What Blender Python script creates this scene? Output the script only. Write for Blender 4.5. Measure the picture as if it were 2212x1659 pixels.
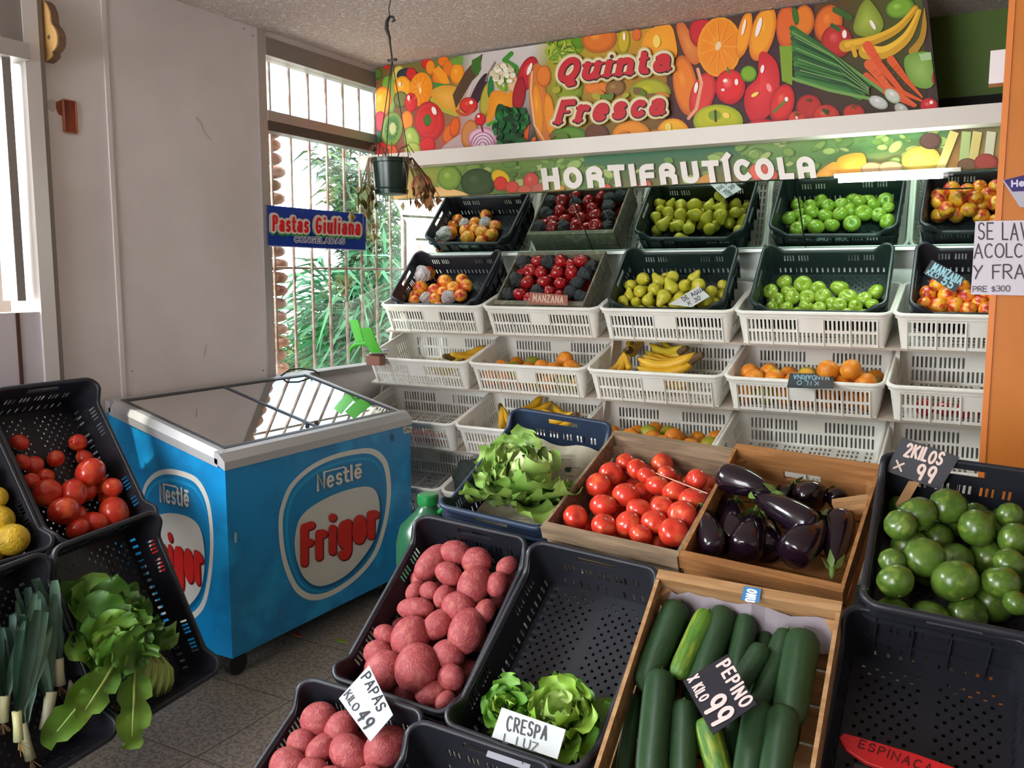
import bpy, math, random
import numpy as np
from mathutils import Matrix, Vector, Euler
for o in list(bpy.data.objects): bpy.data.objects.remove(o)
S = bpy.context.scene
COL = S.collection
PI = math.pi
# ---------------------------------------------------------------- camera
FPX, CXP, CYP = 1899.0, 1106.0, 829.5
YAW = math.radians(28.8); PITCH = math.atan(229.5 / FPX); CAMH = 1.48
cd = bpy.data.cameras.new('camera'); cam = bpy.data.objects.new('camera', cd); COL.objects.link(cam)
cam.location = (0, 0, CAMH); cam.rotation_euler = (PI / 2 - PITCH, 0, YAW)
cd.sensor_width = 36; cd.lens = FPX / 2212 * 36; cd.clip_start = .02; cd.clip_end = 200
S.camera = cam
# ---------------------------------------------------------------- view, world, lights
S.view_settings.view_transform = 'Standard'; S.view_settings.look = 'None'
S.view_settings.gamma = 1; S.view_settings.use_curve_mapping = False
S.view_settings.exposure = 0.36
W = bpy.data.worlds.new('sky'); S.world = W; W.use_nodes = True
bgn = W.node_tree.nodes['Background']; bgn.inputs[0].default_value = (.93, .96, 1, 1); bgn.inputs[1].default_value = 7.5

def area(name, loc, direction, sx, sy, power, color=(1, 1, 1)):
    l = bpy.data.lights.new(name, 'AREA'); l.shape = 'RECTANGLE'; l.size = sx; l.size_y = sy
    l.energy = power; l.color = color
    o = bpy.data.objects.new(name, l); COL.objects.link(o); o.location = loc
    o.rotation_euler = Vector(direction).to_track_quat('-Z', 'Y').to_euler(); return o
area('daylight_shop_front', (-1.9, -2.95, 1.7), (.05, 1, -.05), 2.0, 2.4, 48, (1, .95, .94))
area('daylight_near_window', (-4.3, .1, 2.7), (1.75, 2.0, -1.9), 1.3, 1.3, 190, (.93, .97, 1))
sl = bpy.data.lights.new('sun', 'SUN'); sl.energy = 4.5; sl.angle = .02; sl.color = (1, .94, .82)
so = bpy.data.objects.new('sun', sl); COL.objects.link(so)
so.rotation_euler = Vector((.25, .75, -.9)).to_track_quat('-Z', 'Y').to_euler()

# ---------------------------------------------------------------- pixel <-> place
_fh = np.array([-math.sin(YAW), math.cos(YAW), 0]); _R = np.array([math.cos(YAW), math.sin(YAW), 0])
_Z = np.array([0, 0, 1.]); _F = _fh * math.cos(PITCH) - _Z * math.sin(PITCH); _U = _fh * math.sin(PITCH) + _Z * math.cos(PITCH)
_C = np.array([0, 0, CAMH])
def ray(x, y): return _F + _R * (x - CXP) / FPX - _U * (y - CYP) / FPX
def proj(P):
    d = np.asarray(P, float) - _C; z = d @ _F
    return (CXP + FPX * (d @ _R) / z, CYP - FPX * (d @ _U) / z)
def onX(x, y, X): r = ray(x, y); return _C + r * (X / r[0])
def onY(x, y, Y): r = ray(x, y); return _C + r * (Y / r[1])
def onZ(x, y, z): r = ray(x, y); return _C + r * ((z - CAMH) / r[2])
def onD(x, y, d): return _C + ray(x, y) * d
def localpt(M, x, y, zl):
    """where the sight line of a pixel meets the plane z=zl of a local frame"""
    Mi = M.inverted(); c = Mi @ Vector(_C); d = Mi.to_3x3() @ Vector(ray(x, y)); t = (zl - c.z) / d.z
    return c + d * t
# ---------------------------------------------------------------- colours, materials
def lin(c):
    if isinstance(c, str):
        c = c.lstrip('#'); c = [int(c[i:i + 2], 16) / 255 for i in (0, 2, 4)]
    return tuple((v / 12.92 if v <= .04045 else ((v + .055) / 1.055) ** 2.4) for v in c)
MATS = {}
def mat(name, col, rough=.5, metal=0, col2=None, nscale=8, stretch=None, bump=0, bscale=60, spec=None, trans=0, ramp=(.35, .65), rnd=False, emit=None, alpha=None, detail=4, coat=0, sss=0):
    if name in MATS: return MATS[name]
    m = bpy.data.materials.new(name); MATS[name] = m; m.use_nodes = True
    nt = m.node_tree; N = nt.nodes; L = nt.links; b = N['Principled BSDF']
    c1 = lin(col); b.inputs['Base Color'].default_value = (*c1, 1)
    b.inputs['Roughness'].default_value = rough; b.inputs['Metallic'].default_value = metal
    if spec is not None: b.inputs['Specular IOR Level'].default_value = spec
    if trans: b.inputs['Transmission Weight'].default_value = trans
    if coat: b.inputs['Coat Weight'].default_value = coat; b.inputs['Coat Roughness'].default_value = .08
    if sss: b.inputs['Subsurface Weight'].default_value = sss; b.inputs['Subsurface Radius'].default_value = (.02, .01, .006); b.inputs['Subsurface Scale'].default_value = .5
    if emit: b.inputs['Emission Color'].default_value = (*lin(emit[0]), 1); b.inputs['Emission Strength'].default_value = emit[1]
    vec = None
    if col2 is not None or bump:
        tc = N.new('ShaderNodeTexCoord'); mp = N.new('ShaderNodeMapping'); L.new(tc.outputs['Object'], mp.inputs[0]); vec = mp.outputs[0]
        if stretch: mp.inputs['Scale'].default_value = stretch
        if rnd:
            oi = N.new('ShaderNodeObjectInfo'); mu = N.new('ShaderNodeMath'); mu.operation = 'MULTIPLY'; mu.inputs[1].default_value = 37.0
            L.new(oi.outputs['Random'], mu.inputs[0]); L.new(mu.outputs[0], mp.inputs['Location'])
    if col2 is not None:
        nz = N.new('ShaderNodeTexNoise'); nz.inputs['Scale'].default_value = nscale; nz.inputs['Detail'].default_value = detail; L.new(vec, nz.inputs['Vector'])
        cr = N.new('ShaderNodeValToRGB'); L.new(nz.outputs[0], cr.inputs[0]); L.new(cr.outputs[0], b.inputs['Base Color'])
        cols = [col, col2] if not isinstance(col2, (list, tuple)) else [col, *col2]
        e = cr.color_ramp.elements
        for i, c in enumerate(cols):
            p = ramp[0] + (ramp[1] - ramp[0]) * i / (len(cols) - 1)
            if i < 2: e[i].position = p if i == 0 else ramp[1]; el = e[i]
            el = e[0] if i == 0 else (e[-1] if i == len(cols) - 1 else e.new(p)); el.position = p; el.color = (*lin(c), 1)
    if bump:
        n2 = N.new('ShaderNodeTexNoise'); n2.inputs['Scale'].default_value = bscale; n2.inputs['Detail'].default_value = 3; L.new(vec, n2.inputs['Vector'])
        bp = N.new('ShaderNodeBump'); bp.inputs['Strength'].default_value = bump; bp.inputs['Distance'].default_value = .01
        L.new(n2.outputs[0], bp.inputs['Height']); L.new(bp.outputs[0], b.inputs['Normal'])
    return m
def vcmat(name, rough=.45, spec=.3):
    if name in MATS: return MATS[name]
    m = bpy.data.materials.new(name); MATS[name] = m; m.use_nodes = True; nt = m.node_tree
    a = nt.nodes.new('ShaderNodeVertexColor'); a.layer_name = 'Col'; b = nt.nodes['Principled BSDF']
    nt.links.new(a.outputs[0], b.inputs['Base Color']); b.inputs['Roughness'].default_value = rough; b.inputs['Specular IOR Level'].default_value = spec
    return m
def glassmat(name, tint=(1, 1, 1), refl=1.0, rough=.0):
    m = bpy.data.materials.new(name); MATS[name] = m; m.use_nodes = True; nt = m.node_tree; N = nt.nodes; L = nt.links
    N.remove(N['Principled BSDF']); out = N['Material Output']
    t = N.new('ShaderNodeBsdfTransparent'); t.inputs[0].default_value = (*tint, 1); g = N.new('ShaderNodeBsdfGlossy'); g.inputs['Roughness'].default_value = rough
    f = N.new('ShaderNodeFresnel'); f.inputs[0].default_value = 1.5; mu = N.new('ShaderNodeMath'); mu.operation = 'MULTIPLY'; mu.inputs[1].default_value = refl; mu.use_clamp = True
    x = N.new('ShaderNodeMixShader'); L.new(f.outputs[0], mu.inputs[0]); L.new(mu.outputs[0], x.inputs[0]); L.new(t.outputs[0], x.inputs[1]); L.new(g.outputs[0], x.inputs[2]); L.new(x.outputs[0], out.inputs[0])
    return m
# ---------------------------------------------------------------- objects
def link(o, parent=None, M=None):
    COL.objects.link(o)
    if parent is not None: o.parent = parent
    if M is not None: o.matrix_local = M
    return o
class MB:
    def __init__(s): s.v = []; s.f = []; s.c = []; s.mi = []; s.cur = 0
    def add(s, vs, fs, cols=None):
        b = len(s.v); s.v += [tuple(map(float, p)) for p in vs]; s.f += [tuple(b + i for i in f) for f in fs]; s.mi += [s.cur] * len(fs)
        s.c += (cols if cols is not None else [(1, 1, 1)] * len(vs)); return s
    def box(s, c, d, M=None):
        x, y, z = d[0] / 2, d[1] / 2, d[2] / 2
        vs = [Vector((c[0] + i * x, c[1] + j * y, c[2] + k * z)) for i in (-1, 1) for j in (-1, 1) for k in (-1, 1)]
        if M is not None: vs = [M @ v for v in vs]
        return s.add(vs, [(0, 1, 3, 2), (4, 6, 7, 5), (0, 4, 5, 1), (2, 3, 7, 6), (0, 2, 6, 4), (1, 5, 7, 3)])
    def bx(s, x0, x1, y0, y1, z0, z1): return s.box(((x0 + x1) / 2, (y0 + y1) / 2, (z0 + z1) / 2), (x1 - x0, y1 - y0, z1 - z0))
    def prism(s, pts, axis, a, b):
        """polygon pts (2D) extruded along axis from a to b"""
        def P(p, t): return {'x': (t, p[0], p[1]), 'y': (p[0], t, p[1]), 'z': (p[0], p[1], t)}[axis]
        n = len(pts); vs = [P(p, a) for p in pts] + [P(p, b) for p in pts]
        return s.add(vs, [tuple(range(n))[::-1], tuple(range(n, 2 * n))] + [(i, (i + 1) % n, n + (i + 1) % n, n + i) for i in range(n)])
    def tube(s, pts, r, n=8, caps=True, flat=1.0):
        pts = [Vector(p) for p in pts]; m = len(pts); rr = r if isinstance(r, (list, tuple)) else [r] * m
        vs = []; up = None
        for i, p in enumerate(pts):
            t = (pts[min(i + 1, m - 1)] - pts[max(i - 1, 0)]).normalized()
            if up is None: up = Vector((0, 0, 1)) if abs(t.z) < .9 else Vector((1, 0, 0))
            a = t.cross(up).normalized(); b = a.cross(t).normalized(); up = b
            for k in range(n):
                q = 2 * PI * k / n; vs.append(p + a * (math.cos(q) * rr[i]) + b * (math.sin(q) * rr[i] * flat))
        fs = [(i * n + k, i * n + (k + 1) % n, (i + 1) * n + (k + 1) % n, (i + 1) * n + k) for i in range(m - 1) for k in range(n)]
        if caps: fs += [tuple(range(n))[::-1], tuple(range((m - 1) * n, m * n))]
        return s.add(vs, fs)
    def lathe(s, prof, n=20, M=None, wob=None):
        """profile (r,z) around z"""
        vs = []
        for (r, z) in prof:
            for k in range(n):
                a = 2 * PI * k / n; rr = r * (wob(a, z) if wob else 1); v = Vector((rr * math.cos(a), rr * math.sin(a), z)); vs.append(M @ v if M else v)
        m = len(prof)
        fs = [(i * n + k, i * n + (k + 1) % n, (i + 1) * n + (k + 1) % n, (i + 1) * n + k) for i in range(m - 1) for k in range(n)]
        fs += [tuple(range(n))[::-1], tuple(range((m - 1) * n, m * n))]
        return s.add(vs, fs)
    def build(s, name, m, parent=None, M=None, smooth=False, col=False):
        me = bpy.data.meshes.new(name); me.from_pydata(s.v, [], s.f)
        for k in (m if isinstance(m, (list, tuple)) else [m]): me.materials.append(k)
        if isinstance(m, (list, tuple)): me.polygons.foreach_set('material_index', s.mi)
        if col:
            at = me.color_attributes.new('Col', 'FLOAT_COLOR', 'POINT'); at.data.foreach_set('color', [q for c in s.c for q in (*c[:3], 1)])
        if smooth is True: me.polygons.foreach_set('use_smooth', [True] * len(me.polygons))
        elif smooth: me.polygons.foreach_set('use_smooth', [True] * len(me.polygons)); me.set_sharp_from_angle(angle=math.radians(smooth))
        me.update(); o = bpy.data.objects.new(name, me); return link(o, parent, M)
def tag(o, label=None, cat=None, group=None, kind=None):
    if label: o['label'] = label
    if cat: o['category'] = cat
    if group: o['group'] = group
    if kind: o['kind'] = kind
    return o
def thing(name, label, cat, M=None, group=None, loc=None):
    o = bpy.data.objects.new(name, None); o.empty_display_size = .05; COL.objects.link(o)
    if loc is not None: M = Matrix.Translation(loc)
    if M is not None: o.matrix_world = M
    return tag(o, label, cat, group)
def struct(name, mb, m, **k): return tag(mb.build(name, m, **k), kind='structure')
def dup(root, M, label=None, cat=None, group=None):
    def cp(o, par):
        c = o.copy(); COL.objects.link(c)
        if par is not None: c.parent = par; c.matrix_local = o.matrix_local
        for ch in o.children: cp(ch, c)
        return c
    c = cp(root, None); c.matrix_world = M
    return tag(c, label, cat, group)
def poseM(pos, a, b, c):
    """yaw c, then tilt a, then roll b (degrees)"""
    a, b, c = (math.radians(v) for v in (a, b, c))
    return Matrix.Translation(Vector(pos)) @ Matrix.Rotation(c, 4, 'Z') @ Matrix.Rotation(a, 4, 'X') @ Matrix.Rotation(b, 4, 'Y')
def bevel(o, w, seg=2):
    md = o.modifiers.new('bevel', 'BEVEL'); md.width = w; md.segments = seg; md.limit_method = 'ANGLE'; md.angle_limit = math.radians(40); return o
# ---------------------------------------------------------------- printing: flat coloured shapes, ribbons, stroke lettering
class Print:
    def __init__(s, fn, step=.00012): s.fn = fn; s.mb = MB(); s.z = 0; s.step = step
    def _p(s, x, y): return s.fn(x, y, s.z)
    def poly(s, pts, c, c2=None):
        s.z += s.step; c = lin(c); n = len(pts); c2 = lin(c2) if c2 else c
        cx = sum(p[0] for p in pts) / n; cy = sum(p[1] for p in pts) / n
        s.mb.add([s._p(*p) for p in pts] + [s._p(cx, cy)], [(i, (i + 1) % n, n) for i in range(n)], [c] * n + [c2]); return s
    def ngon(s, pts, c):
        s.z += s.step; s.mb.add([s._p(*p) for p in pts], [tuple(range(len(pts)))], [lin(c)] * len(pts)); return s
    def grad(s, q, cs):
        s.z += s.step; s.mb.add([s._p(*p) for p in q], [(0, 1, 2, 3)], [lin(c) for c in cs]); return s
    def ell(s, cx, cy, rx, ry, rot=0, c0='#ffffff', c1=None, hx=-.25, hy=-.3, n=22, c2=None):
        """body c0, edge c1, optional bright spot c2"""
        s.z += s.step; c1 = c1 or c0; ca, sa = math.cos(math.radians(rot)), math.sin(math.radians(rot)); vs = []; cols = []
        rings = [(0, c2 or c0, 1), (.35, c0, .7), (.72, c0, .25), (1, c1, 0)]
        for k, (t, c, h) in enumerate(rings):
            for i in range(1 if k == 0 else n):
                a = 2 * PI * i / n; u = rx * (t * math.cos(a) + hx * h); v = ry * (t * math.sin(a) + hy * h)
                vs.append(s._p(cx + u * ca - v * sa, cy + u * sa + v * ca)); cols.append(lin(c))
        fs = [(0, 1 + i, 1 + (i + 1) % n) for i in range(n)]
        for k in range(2): fs += [(1 + k * n + i, 1 + (k + 1) * n + i, 1 + (k + 1) * n + (i + 1) % n, 1 + k * n + (i + 1) % n) for i in range(n)]
        s.mb.add(vs, fs, cols); return s
    def stroke(s, pts, w, c, caps=True, w2=None, c2=None, ext=0):
        """one ribbon with mitred joints and optional round ends, so that nothing in it overlaps"""
        s.z += s.step; C = lin(c); Cb = lin(c2) if c2 else C
        q = [pts[0]]
        for p in pts[1:]:
            if math.hypot(p[0] - q[-1][0], p[1] - q[-1][1]) > 1e-6: q.append(p)
        if ext:
            for e, o in ((0, 1), (-1, -2)):
                if len(q) > 1:
                    dx, dy = q[e][0] - q[o][0], q[e][1] - q[o][1]; dd = math.hypot(dx, dy); q[e] = (q[e][0] + dx / dd * ext, q[e][1] + dy / dd * ext)
        closed = len(q) > 4 and math.hypot(q[0][0] - q[-1][0], q[0][1] - q[-1][1]) < 1e-4
        if closed: q = q[:-1]
        ext = 0
        m = len(q)
        if m == 1: s.mb.add([s._p(q[0][0] + w / 2 * math.cos(k * PI / 7), q[0][1] + w / 2 * math.sin(k * PI / 7)) for k in range(14)], [tuple(range(14))], [C] * 14); return s
        if caps and m > 2 and w2 is None:
            if closed: q = q + [q[0]]
            for i in range(len(q)):
                x, y = q[i]; s.z += 4e-6
                s.mb.add([s._p(x + w / 2 * math.cos(k * PI / 8), y + w / 2 * math.sin(k * PI / 8)) for k in range(16)], [tuple(range(16))], [C] * 16)
                if i:
                    u, v = q[i - 1]; d = math.hypot(x - u, y - v); nx, ny = -(y - v) / d * w / 2, (x - u) / d * w / 2; s.z += 4e-6
                    s.mb.add([s._p(u + nx, v + ny), s._p(x + nx, y + ny), s._p(x - nx, y - ny), s._p(u - nx, v - ny)], [(0, 1, 2, 3)], [C] * 4)
            return s
        vs = []; cols = []
        for i in range(m):
            a = q[i - 1] if (i or closed) else None; b = q[(i + 1) % m] if (i < m - 1 or closed) else None; p = q[i]; ns = []
            for u, v in ((a, p), (p, b)):
                if u is not None and v is not None: d = math.hypot(v[0] - u[0], v[1] - u[1]); ns.append((-(v[1] - u[1]) / d, (v[0] - u[0]) / d))
            nx = sum(k[0] for k in ns) / len(ns); ny = sum(k[1] for k in ns) / len(ns); l2 = max(nx * nx + ny * ny, .2); nx /= l2; ny /= l2
            f = i / (m - 1); ww = (w + ((w2 if w2 is not None else w) - w) * f) / 2; col = tuple(g + (h - g) * f for g, h in zip(C, Cb))
            s.z += 3e-6; vs += [s._p(p[0] + nx * ww, p[1] + ny * ww), s._p(p[0] - nx * ww, p[1] - ny * ww)]; cols += [col, col]
        fs = [(2 * i, 2 * i + 2, 2 * i + 3, 2 * i + 1) for i in range(m - 1)]
        if closed: fs.append((2 * m - 2, 0, 1, 2 * m - 1))
        s.mb.add(vs, fs, cols)
        if caps and not closed:
            for (p, o, ww, col) in ((q[0], q[1], w, C), (q[-1], q[-2], w2 if w2 is not None else w, Cb)):
                a0 = math.atan2(p[1] - o[1], p[0] - o[0]) - PI / 2; r = ww / 2
                s.mb.add([s._p(p[0] + r * math.cos(a0 + k * PI / 8), p[1] + r * math.sin(a0 + k * PI / 8)) for k in range(9)], [tuple(range(9))], [col] * 9)
        return s
    def build(s, name, m, parent=None, M=None): return s.mb.build(name, m, parent, M, col=True)
def arc(cx, cy, rx, ry, a0, a1, n=10):
    return [(cx + rx * math.cos(math.radians(a0 + (a1 - a0) * i / n)), cy + ry * math.sin(math.radians(a0 + (a1 - a0) * i / n))) for i in range(n + 1)]
def curve(pts, n=6):
    """open smooth curve through points"""
    q = [pts[0]] + list(pts) + [pts[-1]]; out = []
    for i in range(1, len(q) - 2):
        p0, p1, p2, p3 = q[i - 1:i + 3]
        for k in range(n):
            t = k / n; out.append(tuple(.5 * (2 * b + (c - a) * t + (2 * a - 5 * b + 4 * c - d) * t * t + (-a + 3 * b - 3 * c + d) * t ** 3) for a, b, c, d in zip(p0, p1, p2, p3)))
    return out + [pts[-1]]
def blob(pts, n=8):
    """closed smooth curve through points"""
    out = []; m = len(pts)
    for i in range(m):
        p0, p1, p2, p3 = pts[i - 1], pts[i], pts[(i + 1) % m], pts[(i + 2) % m]
        for k in range(n):
            t = k / n; out.append(tuple(.5 * (2 * b + (c - a) * t + (2 * a - 5 * b + 4 * c - d) * t * t + (-a + 3 * b - 3 * c + d) * t ** 3) for a, b, c, d in zip(p0, p1, p2, p3)))
    return out
XH = .68
_o = arc(.25, XH / 2, .25, XH / 2, 0, 360, 16)
FONT = {
 'A': (.62, [[(0, 0), (.31, 1), (.62, 0)], [(.12, .36), (.5, .36)]]),
 'B': (.55, [[(0, 0), (0, 1)], [(0, 1)] + arc(.28, .76, .22, .24, 90, -90) + [(0, .52)], [(0, .52)] + arc(.3, .26, .25, .26, 90, -90) + [(0, 0)]]),
 'C': (.58, [arc(.32, .5, .32, .5, 50, 310, 14)]),
 'D': (.6, [[(0, 0), (0, 1)], [(0, 1)] + arc(.2, .5, .4, .5, 90, -90) + [(0, 0)]]),
 'E': (.5, [[(.5, 1), (0, 1), (0, 0), (.5, 0)], [(0, .5), (.4, .5)]]),
 'F': (.5, [[(.5, 1), (0, 1), (0, 0)], [(0, .52), (.4, .52)]]),
 'G': (.62, [arc(.32, .5, .32, .5, 50, 340, 14) + [(.6, .45), (.36, .45)]]),
 'H': (.58, [[(0, 0), (0, 1)], [(.58, 0), (.58, 1)], [(0, .5), (.58, .5)]]),
 'I': (.0, [[(0, 0), (0, 1)]]),
 'Í': (.0, [[(0, 0), (0, 1)], [(-.03, 1.2), (.14, 1.42)]]),
 'K': (.55, [[(0, 0), (0, 1)], [(.5, 1), (0, .42)], [(.15, .6), (.55, 0)]]),
 'L': (.45, [[(0, 1), (0, 0), (.45, 0)]]),
 'M': (.72, [[(0, 0), (.05, 1), (.36, .3), (.67, 1), (.72, 0)]]),
 'N': (.58, [[(0, 0), (0, 1), (.58, 0), (.58, 1)]]),
 'O': (.66, [arc(.33, .5, .33, .5, 0, 360, 18)]),
 'P': (.5, [[(0, 0), (0, 1)], [(0, 1)] + arc(.25, .75, .25, .25, 90, -90) + [(0, .5)]]),
 'Q': (.66, [arc(.33, .5, .33, .5, 0, 360, 18), [(.3, .05), (.5, -.22), (.68, -.2)]]),
 'R': (.55, [[(0, 0), (0, 1)], [(0, 1)] + arc(.27, .75, .25, .25, 90, -90) + [(0, .5)], [(.2, .5), (.55, 0)]]),
 'S': (.5, [arc(.26, .75, .24, .25, 30, 270, 10) + arc(.24, .26, .26, .25, 90, -150, 10)]),
 'T': (.56, [[(0, 1), (.56, 1)], [(.28, 1), (.28, 0)]]),
 'U': (.58, [[(0, 1), (0, .29)] + arc(.29, .29, .29, .29, 180, 360) + [(.58, 1)]]),
 'V': (.6, [[(0, 1), (.3, 0), (.6, 1)]]),
 'X': (.55, [[(0, 0), (.55, 1)], [(0, 1), (.55, 0)]]),
 'Y': (.55, [[(0, 1), (.27, .5), (.55, 1)], [(.27, .5), (.1, 0)]]),
 'Z': (.52, [[(0, 1), (.52, 1), (0, 0), (.52, 0)]]),
 '0': (.5, [arc(.25, .5, .25, .5, 0, 360, 16)]),
 '2': (.5, [arc(.25, .74, .25, .26, 170, -20, 10) + [(0, 0), (.5, 0)]]),
 '3': (.48, [arc(.22, .76, .24, .24, 150, -90, 9) + arc(.22, .27, .27, .27, 90, -150, 9)]),
 '4': (.5, [[(.38, 0), (.38, 1), (0, .35), (.52, .35)]]),
 '5': (.5, [[(.46, 1), (.08, 1), (.03, .55)] + arc(.22, .32, .27, .32, 100, -150, 10)]),
 '8': (.5, [arc(.25, .76, .21, .24, 0, 360, 14), arc(.25, .27, .25, .27, 0, 360, 14)]),
 '9': (.5, [arc(.25, .7, .25, .3, 0, 360, 14), [(.5, .7), (.4, 0)]]),
 '$': (.5, [arc(.26, .7, .22, .2, 30, 270, 10) + arc(.24, .3, .24, .2, 90, -150, 10), [(.25, 1.02), (.25, -.05)]]),
 ' ': (.3, []), '.': (.0, [[(0, 0), (0, .01)]]),
 'a': (.5, [arc(.22, .22, .22, .22, 0, 360, 12), [(.08, XH - .08)] + arc(.26, XH - .2, .2, .2, 110, 0, 6) + [(.46, 0)]]),
 'c': (.46, [arc(.27, XH / 2, .25, XH / 2, 45, 315, 12)]),
 'e': (.5, [[(.03, XH * .5), (.48, XH * .54)] + arc(.25, XH / 2, .24, XH / 2, 10, 310, 14)]),
 'é': (.5, [[(.03, XH * .5), (.48, XH * .5)] + arc(.25, XH / 2, .24, XH / 2, 10, 310, 14), [(.14, .92), (.46, .92)]]),
 'g': (.5, [arc(.24, XH / 2 + .02, .23, XH / 2 - .02, 0, 360, 14), [(.48, XH), (.48, -.1)] + arc(.25, -.1, .23, .2, 0, -150, 8)]),
 'i': (.12, [[(0.06, 0), (.06, XH)], [(.07, 1.0), (.07, 1.01)]]),
 'l': (.04, [[(.02, 0), (.02, 1)]]),
 'n': (.48, [[(0, 0), (0, XH)], [(0, XH - .2)] + arc(.24, XH - .24, .24, .24, 160, 0, 8) + [(.48, 0)]]),
 'o': (.5, [_o]),
 'r': (.34, [[(0, 0), (0, XH)], [(0, XH - .22)] + arc(.2, XH - .22, .2, .2, 160, 50, 6)]),
 's': (.42, [arc(.21, XH * .74, .18, XH * .26, 30, 270, 8) + arc(.2, XH * .25, .2, XH * .25, 90, -150, 8)]),
 't': (.26, [[(.08, .94), (.08, .18)] + arc(.24, .16, .16, .16, 180, 290, 5), [(-.06, XH), (.28, XH)]]),
 'u': (.48, [[(0, XH), (0, .24)] + arc(.23, .22, .23, .22, 180, 320, 6) + [(.46, .2)], [(.48, XH), (.48, 0)]]),
 'b1': (.0, []),
}
# rounded poster capitals
POSTER = {'R': (.62, [[(0, 0), (0, .62)] + arc(.27, .7, .27, .28, 180, 0, 8) + [(.50, .56), (.4, .47), (.24, .47)], [(.40, .45), (.58, .26), (.58, 0)]]),
          'A': (.62, [[(0, 0), (0, .62)] + arc(.30, .66, .30, .32, 180, 0, 8) + [(.60, 0)], [(.2, .36), (.5, .36)]]),
          'F': (.5, [[(0, 0), (0, .6)] + arc(.3, .66, .3, .3, 180, 95, 6) + [(.48, .96)], [(0, .44), (.44, .44)]])}
def lettering(P, text, quad, w, color, font=None, gap=.22, caps=True, serif=0, outline=(), shear=0, jitter=0, seed=1, thin=None):
    """draw text in the quad (bottom-left, bottom-right, top-right, top-left) of Print P; w = stroke width in cap heights"""
    rr = random.Random(seed); G = dict(FONT); G.update(font or {})
    (ax, ay), (bx, by), (cx, cy), (dx, dy_) = quad
    hpx = (math.hypot(dx - ax, dy_ - ay) + math.hypot(cx - bx, cy - by)) / 2
    Wu = (math.hypot(bx - ax, by - ay) + math.hypot(cx - dx, cy - dy_)) / 2 / hpx
    n = len(text); SA = sum(G.get(c, G[' '])[0] for c in text) or .01; gap = gap * .5
    sx = (Wu - w * n - gap * (n - 1)) / SA
    if sx < .5: gap *= .4; sx = max(.28, (Wu - w * n - gap * (n - 1)) / SA)
    if sx > 1.25: gap += (sx - 1.25) * SA / max(1, n - 1) * .8; sx = max(1, (Wu - w * n - gap * (n - 1)) / SA)
    x = 0; strokes = []
    for ch in text:
        adv, ss = G.get(ch, G[' ']); dy = rr.uniform(-jitter, jitter); sc = 1 + rr.uniform(-jitter, jitter)
        for st in ss:
            st = [(x + w / 2 + px * sx + shear * py, py * sc + dy) for px, py in st]; strokes.append(st)
            if serif:
                for (q, nb) in ((st[0], st[1]), (st[-1], st[-2])):
                    if abs(q[0] - nb[0] - shear * (q[1] - nb[1])) < .12 and abs(q[1] - nb[1]) > .25 and (q[1] < .05 or abs(q[1] - XH) < .06 or q[1] > .95):
                        strokes.append([(q[0] - serif, q[1]), (q[0] + serif, q[1])])
        x += adv * sx + gap + w
    tot = x - gap; strokes = [[(a, w / 2 + b * (1 - w)) for a, b in st] for st in strokes]
    def mp(u, v):
        u = u / tot; return ((ax * (1 - u) + bx * u) * (1 - v) + (dx * (1 - u) + cx * u) * v, (ay * (1 - u) + by * u) * (1 - v) + (dy_ * (1 - u) + cy * u) * v)
    for ww, cc, ox, oy in list(outline) + [(0, color, 0, 0)]:
        for st in strokes:
            thinf = thin if (thin and len(st) == 2 and abs(st[0][1] - st[1][1]) < .02 and serif) else 1
            pts = [mp(a + ox, b + oy) for a, b in st]
            cl = math.hypot(st[0][0] - st[-1][0], st[0][1] - st[-1][1]) < .01
            P.stroke(pts, (w * thinf + ww) * hpx, cc, caps or ww > 0, ext=0 if (caps or ww > 0 or cl) else w * thinf * hpx * (.5 if not serif else .35))
            P.z -= P.step - .00002
        P.z += P.step
# ================================================================= SETTING
M_wall = mat('wall_paint', '#ddd6d5', .75, col2='#d2cbc9', nscale=2.5, bump=.06, bscale=25)
M_ceil = mat('ceiling_plaster', '#d6cac5', .95, col2=['#bfb0aa', '#e6dcd7'], nscale=38, ramp=(.3, .7), bump=.9, bscale=75)
M_alu = mat('aluminium', '#b7b3b2', .4, .55)
M_alud = mat('aluminium_dull', '#8d8784', .5, .4)
M_white = mat('white_board', '#dcdad2', .5)
M_floor = mat('terrazzo', '#857b70', .42, col2=['#a3988c', '#655d55', '#b8ae9f'], nscale=60, ramp=(.3, .72), detail=6)
M_dark = mat('dark_gap', '#141210', .8)
struct('floor', MB().bx(-3.2, 3.2, -3, 4.6, -.1, 0), M_floor)
fj = MB()
for k in range(-7, 8): fj.bx(k * .42 - .002, k * .42 + .002, -3, 4.5, -.001, .0006)
for k in range(-6, 11): fj.bx(-3, 3, k * .42 + .1, k * .42 + .104, -.001, .0006)
struct('trim_1', fj, mat('floor_joint', '#5a534c', .8))
struct('ceiling', MB().bx(-3.2, 3.2, -3, 4.6, 2.6, 2.75), M_ceil)
w = MB()
w.bx(-3.2, -3, -3, -.1, 0, 2.6).bx(-3.2, -3, -.1, 1.97, 0, 1.1).bx(-3.2, -3.0, 1.97, 3.06, 0, 2.6).bx(-3.2, -3, 3.06, 4.6, 0, .98).bx(-3.2, -3, 3.06, 4.6, 2.56, 2.6)
w.bx(-3.2, -3, -.1, 1.97, 2.5, 2.6)
struct('wall_left', w, M_wall)
struct('wall_back', MB().bx(-3.2, 3.2, 4.42, 4.6, 0, 2.6), mat('wall_back_paint', '#cfd3cd', .7))
struct('wall_right', MB().bx(3.0, 3.2, -3, 4.42, 0, 2.6), M_wall)
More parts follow.
